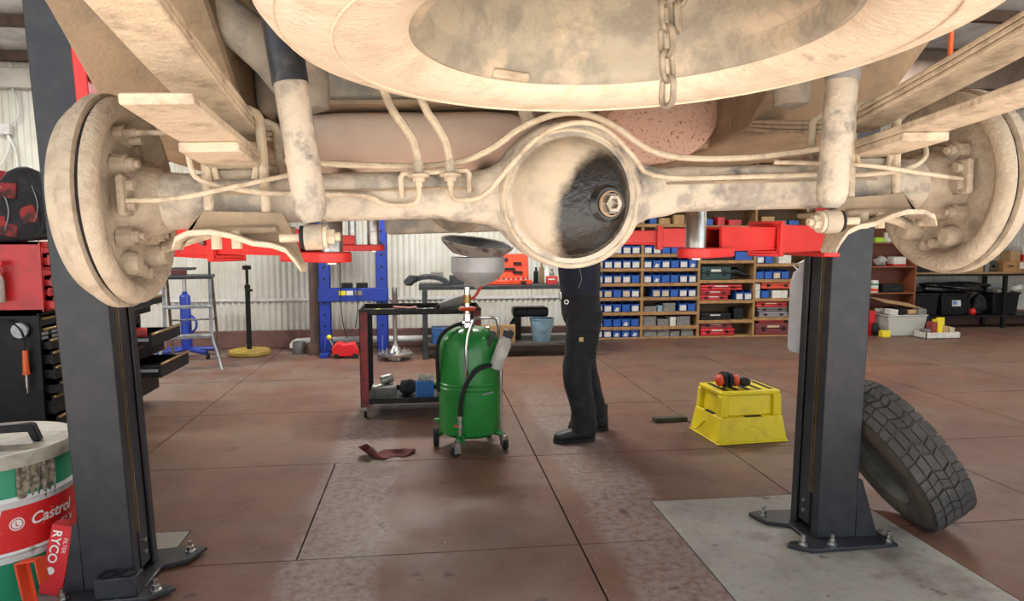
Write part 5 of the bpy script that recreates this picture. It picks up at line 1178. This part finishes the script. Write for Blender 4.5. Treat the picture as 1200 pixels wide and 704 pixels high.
rnd_box('blue_lid_box', 'blue plastic box right of the long black case', 'box', (4.57, YF + .12, Z2[4] + .001), (.26, .2, .12), BLUEB, 0)
Z3 = SHELF_Z[3]
case('maroon tool case on the bottom shelf of the fourth bay', 4.78, 5.35, Z3[0], .17, mat('maroon_case', (.15, .022, .022), None, .5), stripe=CARD_C)
rnd_box('thin_red_case', 'thin red case lying on the maroon tool case', 'case', (5.04, YF + .15, Z3[0] + .174), (.40, .22, .04), REDC, 0)
case('clear fronted grey case on the second shelf of the fourth bay', 4.84, 5.28, Z3[1], .075, mat('grey_clear_case', (.22, .2, .2), None, .4))
case('grey case with red latches, middle of its stack in the fourth bay', 4.80, 5.26, Z3[1] + .077, .07, mat('grey_red_case', (.14, .11, .11), None, .4))
case('bright red flat case on top of the grey cases', 4.78, 5.26, Z3[1] + .149, .075, REDC, stripe=CARD_C)
case('orange tool case on the third shelf, fourth bay', 4.86, 5.34, Z3[2] + .136, .10, ORANGE2)
part_bin(3, 2, 4.915, '-', 'single bin'); rnd_box('white_carton', 'white carton under the orange tool case', 'carton', (5.15, YF + .12, Z3[2] + .001), (.24, .18, .11), CARD_W, 0)
for k, (x, z) in enumerate(((4.80, 0), (4.80, .11))): rnd_box('spool_carton', ('lower' if k == 0 else 'upper') + ' small white carton stacked beside a blue bin', 'carton', (x, YF + .1, Z3[2] + .001 + z), (.075, .14, .105), CARD_W, .05)
for ni, (x, kk) in enumerate(((4.825, '-'), (4.955, '-'), (5.085, 'c'), (5.215, '-'))): part_bin(3, 3, x, kk, ['first', 'second', 'third', 'fourth'][ni])
for ni, (x, kk) in enumerate(((4.825, 'w'), (4.955, '-'))): part_bin(3, 4, x, kk, ['first', 'second'][ni])
rnd_box('white_pack', 'white pack on the fifth shelf beside the blue bins', 'pack', (5.20, YF + .1, Z3[4] + .001), (.2, .16, .12), CARD_W, .1)
rk2 = random.Random(9)
GB_ = 0
for r_, items in ((0, ((.04, .20, .12), (.25, .18, .11), (.445, .14, .08), (.60, .19, .118))), (1, ((.04, .19, .145), (.245, .17, .10), (.43, .09, .13), (.54, .20, .14))), (2, ((.04, .19, .075), (.245, .075, .085), (.335, .18, .12)))):
    for k, (dx, w_, h) in enumerate(items):
        m_ = CARD_W if (r_, k) == (1, 2) else (BLUECAN if (r_, k) == (2, 1) else GREYB)
        nm = 'white' if m_ is CARD_W else ('pale blue' if m_ is BLUECAN else 'grey')
        t = thing('tin_box', f'{nm} lidded box, {("first", "second", "third", "fourth")[k]} along the {ORD[r_]} shelf of the second bay', 'box', (3.045 + dx + w_ / 2, YF + .13, R12[r_] + .001), (0, 0, R(rk2.uniform(-3, 3))))
        MB().bb(-w_ / 2 + .003, w_ / 2 - .003, -.10, .10, 0, h * .8).build('box_body', m_, t); MB().bb(-w_ / 2, w_ / 2, -.104, .104, h * .62, h).build('box_lid', m_, t, bev=.003)
# dark stock on the upper shelves
for b in range(4):
    for r_ in range(8 if b < 2 else 5, len(SHELF_Z[b]) - 1):
        x = BX[b] + .10; nth_ = -1
        while x < BX[b + 1] - .12:
            w_ = rk2.uniform(.10, .2); h = rk2.uniform(.08, .15); nth_ += 1; m_ = rk2.choice([GREYB, BLACKM, CARDB, BLUEB, REDC]); cn_ = {GREYB: 'grey', BLACKM: 'black', CARDB: 'brown', BLUEB: 'blue', REDC: 'red'}[m_]
            if x + w_ < BX[b + 1] - .04: rnd_box('stock_box', f'{cn_} stock box, {["first", "second", "third", "fourth", "fifth", "sixth"][min(nth_, 5)]} along the high {ORD[min(r_, 11)]} shelf of the {BAY[b]}', 'box', (x + w_ / 2, YF + .13, SHELF_Z[b][r_] + .001), (w_, .2, h), m_, rk2.uniform(-.06, .06), 'stock boxes on the upper shelves')
            x += w_ + rk2.uniform(.02, .1)

# ================================================================== RIGHT END: BROWN BOOKCASE, TUB, RACK
bs_ = thing('bookcase', 'red-brown laminate bookcase behind the lift post', 'bookcase', (6.60, 9.62, 0))
for x in (-.42, .84): MB().bb(x - .012, x + .012, 0, .32, 0, 2.1).build('side_panel', MAHOG, bs_, bev=.002)
MB().bb(-.42, .84, .31, .32, 0, 2.1).build('back_panel', mat('dark_laminate_back', (.17, .05, .024), None, .6), bs_)
BSZ = [.06, .607, 1.011, 1.373, 1.75, 2.09]
for z in BSZ: MB().bb(-.41, .83, 0, .31, z - .02, z).build('shelf', MAHOG, bs_, bev=.002)
def px_item(px, z): return (A(px, 300, 9.7).x, 9.76, z + .001)
rnd_box('green_carton', 'lime green carton on the bookcase upper shelf', 'carton', px_item(1030.5, 1.373), (.13, .12, .075), mat('lime', (.35, .60, .03), None, .5), 0)
rnd_box('lime_tub', 'small lime green tub next to the lime carton', 'tub', px_item(1036, 1.373), (.05, .08, .06), MATS['lime'], 0)
for k, (px, h, m_, nm) in enumerate(((1040, .15, CARD_W, 'tall white'), (1044, .085, CARD_W, 'short white'), (1047.5, .06, GREYB, 'squat grey'))):
    tag(MB().lathe([(0, 0), (.028, 0), (.030, .008), (.030, h - .02), (.032, h - .018), (.032, h), (0, h)], n=20).build('tape_tub', m_, None, px_item(px, 1.373)), nm + ' round tub beside the lime cartons', 'tub')
wbx = rnd_box('white_box', 'white box with a red base on the bookcase middle shelf', 'box', px_item(1054, 1.011), (.20, .16, .14), CARD_W, 0); MB().bb(-.101, .101, -.081, .081, .0, .03).build('red_base', REDC, wbx)
lump('plastic_bag_bundle', 'crumpled clear plastic bag on the bookcase middle shelf', 'bag', px_item(1034, 1.011), (.10, .10, .07), CLEARP, 12, amp=.3)
cnb = thing('spray_can', 'white can with green and red bands on the bookcase lower shelf', 'can', px_item(1026, .607)); cnb.location.y = 9.70
MB().lathe([(0, 0), (.058, 0), (.06, .01), (.06, .17), (.05, .185), (0, .185)], n=24).build('can_body', CARD_W, cnb); MB().lathe([(.0605, .11), (.0605, .14)], n=24).build('green_band', PGRN, cnb); MB().lathe([(.0605, .02), (.0605, .06)], n=24).build('red_band', ORANGE2, cnb)
bcs = thing('hard_case', 'black hard case with a handle on the bookcase lower shelf', 'case', px_item(1047, .607))
MB().bb(-.18, .18, -.1, .1, 0, .12).build('shell', BLACKM, bcs, bev=.012, seg=2); MB().tube([(-.06, -.10, .06), (-.055, -.135, .05), (.055, -.135, .05), (.06, -.10, .06)], .008, 6).build('handle', GREYP, bcs)
# tub of junk
tb_ = thing('storage_tub', 'cloudy plastic tub heaped with packets on the floor', 'tub', (7.0, 9.34, 0))
q = MB(); frustum(q, -.27, .27, -.15, .15, .001, .30, -.04, -.03); q.bb(-.325, .325, -.19, .19, .295, .315); q.build('tub', CLEARP, tb_, bev=.02, seg=2)
jk = random.Random(5)
for k in range(12):
    cx_, cy_ = k % 4, k // 4
    d = (jk.uniform(.12, .15), jk.uniform(.10, .12), jk.uniform(.03, .09)); m_, nm = ((CARD_W, 'white'), (BLACKM, 'black'), (YELTAG, 'yellow'), (GREYB, 'grey'), (CARDB, 'brown'), (BLACKM, 'glossy black'))[(k * 5 + k // 4) % 6]
    rnd_box('packet', f'{nm} packet, {("front", "middle", "back")[cy_]} row of the heap in the plastic tub', 'packet', (7.0 - .232 + .155 * cx_, 9.34 - .118 + .118 * cy_, .322 + .006 * cy_), d, m_, jk.uniform(-.12, .12), 'packets heaped in the plastic tub', tilt=(jk.uniform(-.1, .1), jk.uniform(-.1, .1)))
cbf = MB().box((0, 0, .0), (.62, .34, .008), (R(8), R(9), 0)).build('cardboard_flap', CARDB, None, (6.97, 9.40, .475)); tag(cbf, 'cardboard flap lying on top of the heaped tub', 'cardboard')
yb = rnd_box('yellow_box', 'small yellow box on the floor before the plastic tub', 'box', (A(1034.5, 391, 9.2).x, 9.16, .001), (.13, .09, .09), YELTAG, 0)
lump('black_reel', 'black coil on the floor beside the plastic tub', 'coil', (A(1025, 385, 9.3).x, 9.28, .001), (.05, .06, .10), BLACKR, 8)
rnd_box('red_jerry_can', 'red fuel can standing behind the lift post', 'fuel can', (A(1020, 380, 9.4).x, 9.46, .001), (.09, .22, .36), REDC, 0)
ts = thing('carton_tray', 'low white tray of small parts cartons on the floor', 'tray', (7.345, 9.0, 0))
q = MB(); q.bb(-.27, .27, -.13, .13, .001, .01); q.bb(-.27, .27, -.13, -.12, .001, .09); q.bb(-.27, .27, .12, .13, .001, .09); q.bb(-.27, -.26, -.13, .13, .001, .09); q.bb(.26, .27, -.13, .13, .001, .09); q.build('tray', CARD_W, ts)
for k, (dx, w_, h, m_, nm) in enumerate(((-.19, .10, .12, GREYB, 'grey'), (-.09, .09, .22, REDW, 'dull red'), (0.0, .09, .25, YELTAG, 'yellow'), (.09, .10, .16, CARDB, 'brown'), (.19, .09, .14, CARD_C, 'cream'))):
    rnd_box('parts_carton', f'{nm} parts carton standing in the low white tray', 'carton', (7.345 + dx, 9.0, .0105), (w_ - .01, .12, h), m_, 0)
rnd_box('yellow_carton', 'tilted yellow carton at the back of the white tray', 'carton', (7.46, 9.09, .0105), (.12, .04, .27), YELTAG, .1)
# black rack
rk_ = thing('storage_rack', 'long low black steel rack along the wall', 'rack', (9.2, 10.05, 0))
for (x, y) in ((-1.62, -.2), (-.02, -.2), (1.8, -.2), (-1.62, .2), (-.02, .2), (1.8, .2)): MB().bb(x - .025, x + .025, y - .025, y + .025, 0, .88).build('leg', BLACKM, rk_)
MB().bb(-1.66, 1.86, -.24, .24, .875, .90).build('top_board', PLY, rk_); MB().bb(-1.66, 1.86, -.24, -.2, .84, .875).build('top_rail', BLACKM, rk_)
MB().bb(-1.66, 1.86, -.23, .23, .18, .205).build('lower_shelf', BLACKM, rk_)
def px_rack(px, Y=9.98): return A(px, 340, Y).x
def crate(px0, px1, h, label, logo=False):
    x0, x1 = px_rack(px0), px_rack(px1); t = thing('storage_crate', label, 'crate', ((x0 + x1) / 2, 10.06, .206)); w_ = (x1 - x0) / 2
    q = MB(); frustum(q, -w_ + .03, w_ - .03, -.13, .11, 0, h, -.02, -.02); q.build('crate', BLACKM, t, bev=.01); MB().bb(-w_, w_, -.17, .15, h - .03, h).build('rim', BLACKM, t, bev=.005)
    if logo:
        MB().box((.0, -.146, .20), (.15, .004, .11), (R(-6), 0, 0)).build('sticker', CARD_W, t); MB().box((-.03, -.149, .20), (.06, .004, .06), (R(-6), 0, 0)).build('sticker_print', mat('blue_print', (.05, .2, .5), None, .5), t)
    return t
crate(1064, 1098, .36, 'black storage crate under the rack, plain front'); crate(1100, 1136, .36, 'black storage crate with a white and blue sticker', True); crate(1160, 1192, .36, 'black storage crate at the far end of the rack')
bgl = lump('garbage_bag', 'glossy black plastic bag lying on the crates', 'bag', (px_rack(1120), 9.98, .568), (.52, .2, .09), GLOSSBAG, 21, 40, 20, .22)
lump('mesh_bag', 'dark net of bottles between the crates', 'bag', (px_rack(1148), 10.0, .206), (.12, .12, .16), BLACKR, 4)
tag(MB().ell((0, 0, .06), (.05, .05, .06), 16, 10).build('red_ball', REDC, None, (px_rack(1135), 9.87, .206)), 'small red ball float beside the stickered crate', 'ball')
lump('white_cloth', 'crumpled white cloth on the far crate', 'cloth', (px_rack(1190), 9.98, .568), (.12, .12, .06), CARD_W, 31)
rnd_box('grey_folder', 'grey folder lying on the far crate', 'folder', (px_rack(1170), 9.98, .568), (.26, .2, .05), GREYB, .1)
crd = [(1063, 1090, .17, BLACKM, 'black'), (1094, 1108, .12, GREYP, 'grey'), (1132, 1145, .22, CARDB, 'brown'), (1147, 1152, .15, GREYB, 'dull grey')]
for (a, c, h, m_, nm) in crd:
    x0, x1 = px_rack(a), px_rack(c); o = rnd_box('carton', f'{nm} carton standing on the black rack', 'carton', ((x0 + x1) / 2, 10.0, .901), (x1 - x0, .24, h), m_, 0)
    if m_ is CARDB: MB().bb(-.05, .04, -.122, -.1205, .08, .16).build('label_card', CARD_W, o)
tl_ = thing('cable_reel', 'olive cable reel on the rack between cartons', 'reel', (px_rack(1159), 9.98, .901)); MB().lathe([(.03, -.06), (.085, -.06), (.085, -.045), (.055, -.045), (.055, .045), (.085, .045), (.085, .06), (.03, .06)], (0, 0, .086), 'Y', 24).build('reel', DARKG, tl_)
x0, x1 = px_rack(1166), px_rack(1196); wc = rnd_box('wooden_crate', 'long pine crate with white label on the rack', 'crate', ((x0 + x1) / 2, 9.98, .901), (x1 - x0, .26, .17), PINE, 0); MB().bb(.06, .20, -.132, -.1305, .05, .15).build('label_card', CARD_W, wc); MB().bb(-.14, -.04, -.132, -.1305, .08, .10).build('hand_slot', BLACKM, wc)
rnd_box('red_carton', 'white and red carton stacked on the pine crate', 'carton', (px_rack(1196), 9.98, 1.072), (.20, .2, .10), REDC, 0); rnd_box('upper_carton', 'white carton stacked on the red one', 'carton', (px_rack(1196), 9.98, 1.174), (.2, .2, .12), CARD_W, 0)
rnd_box('tall_brown_carton', 'plain brown carton stacked on the pine crate', 'carton', (px_rack(1181), 9.98, 1.072), (.18, .2, .16), CARDB, 0)

# ================================================================== SMALL THINGS NEAR THE POSTS
jg = thing('oil_jug', 'white plastic jug hung on the far side of the lift post', 'jug', (1.925, 3.30, .86), (0, 0, 0))
MB().lathe([(0, 0), (.055, 0), (.065, .015), (.065, .35), (.05, .41), (.025, .43), (.025, .46), (0, .46)], n=28).build('jug', mat('milky_plastic', (.60, .62, .64), (.50, .52, .54), .4, 0, 4), jg); MB().tube([(.0, .06, .42), (.0, .10, .44), (.06, .10, .47), (.06, .0, .47)], .005, 6).build('hook', STEEL, jg)
os_ = MB().tube([(2.475, 3.06, 2.9), (2.48, 3.06, 2.5), (2.478, 3.05, 2.10), (2.44, 3.05, 2.05)], .011, 8, True, 1).build('air_line', ORANGE); tag(os_, 'orange air line hanging behind the rear of the truck', 'air line')
cb = thing('wall_cable', 'white cables gathered at a socket on the back wall', 'cable', (-5.05, 9.12, 2.75))
MB().tube([(.1, 0, .5), (.2, 0, .2), (0, 0, 0), (-.3, 0, -.1), (-.35, 0, -.35), (-.1, -.02, -.5), (.05, 0, -.2), (0, 0, 0)], .012, 6, True, 2).build('cable_loop', PVC, cb); MB().tube([(0, 0, 0), (.12, 0, -.3), (.1, 0, -1.1)], .012, 6, True, 1).build('cable_drop', PVC, cb)
MB().bb(-.06, .06, -.03, .05, -.06, .06).build('junction_box', PVC, cb, bev=.008); MB().bb(-.52, -.38, -.04, .05, -.5, -.3).build('socket_outlet', PVC, cb, bev=.01)
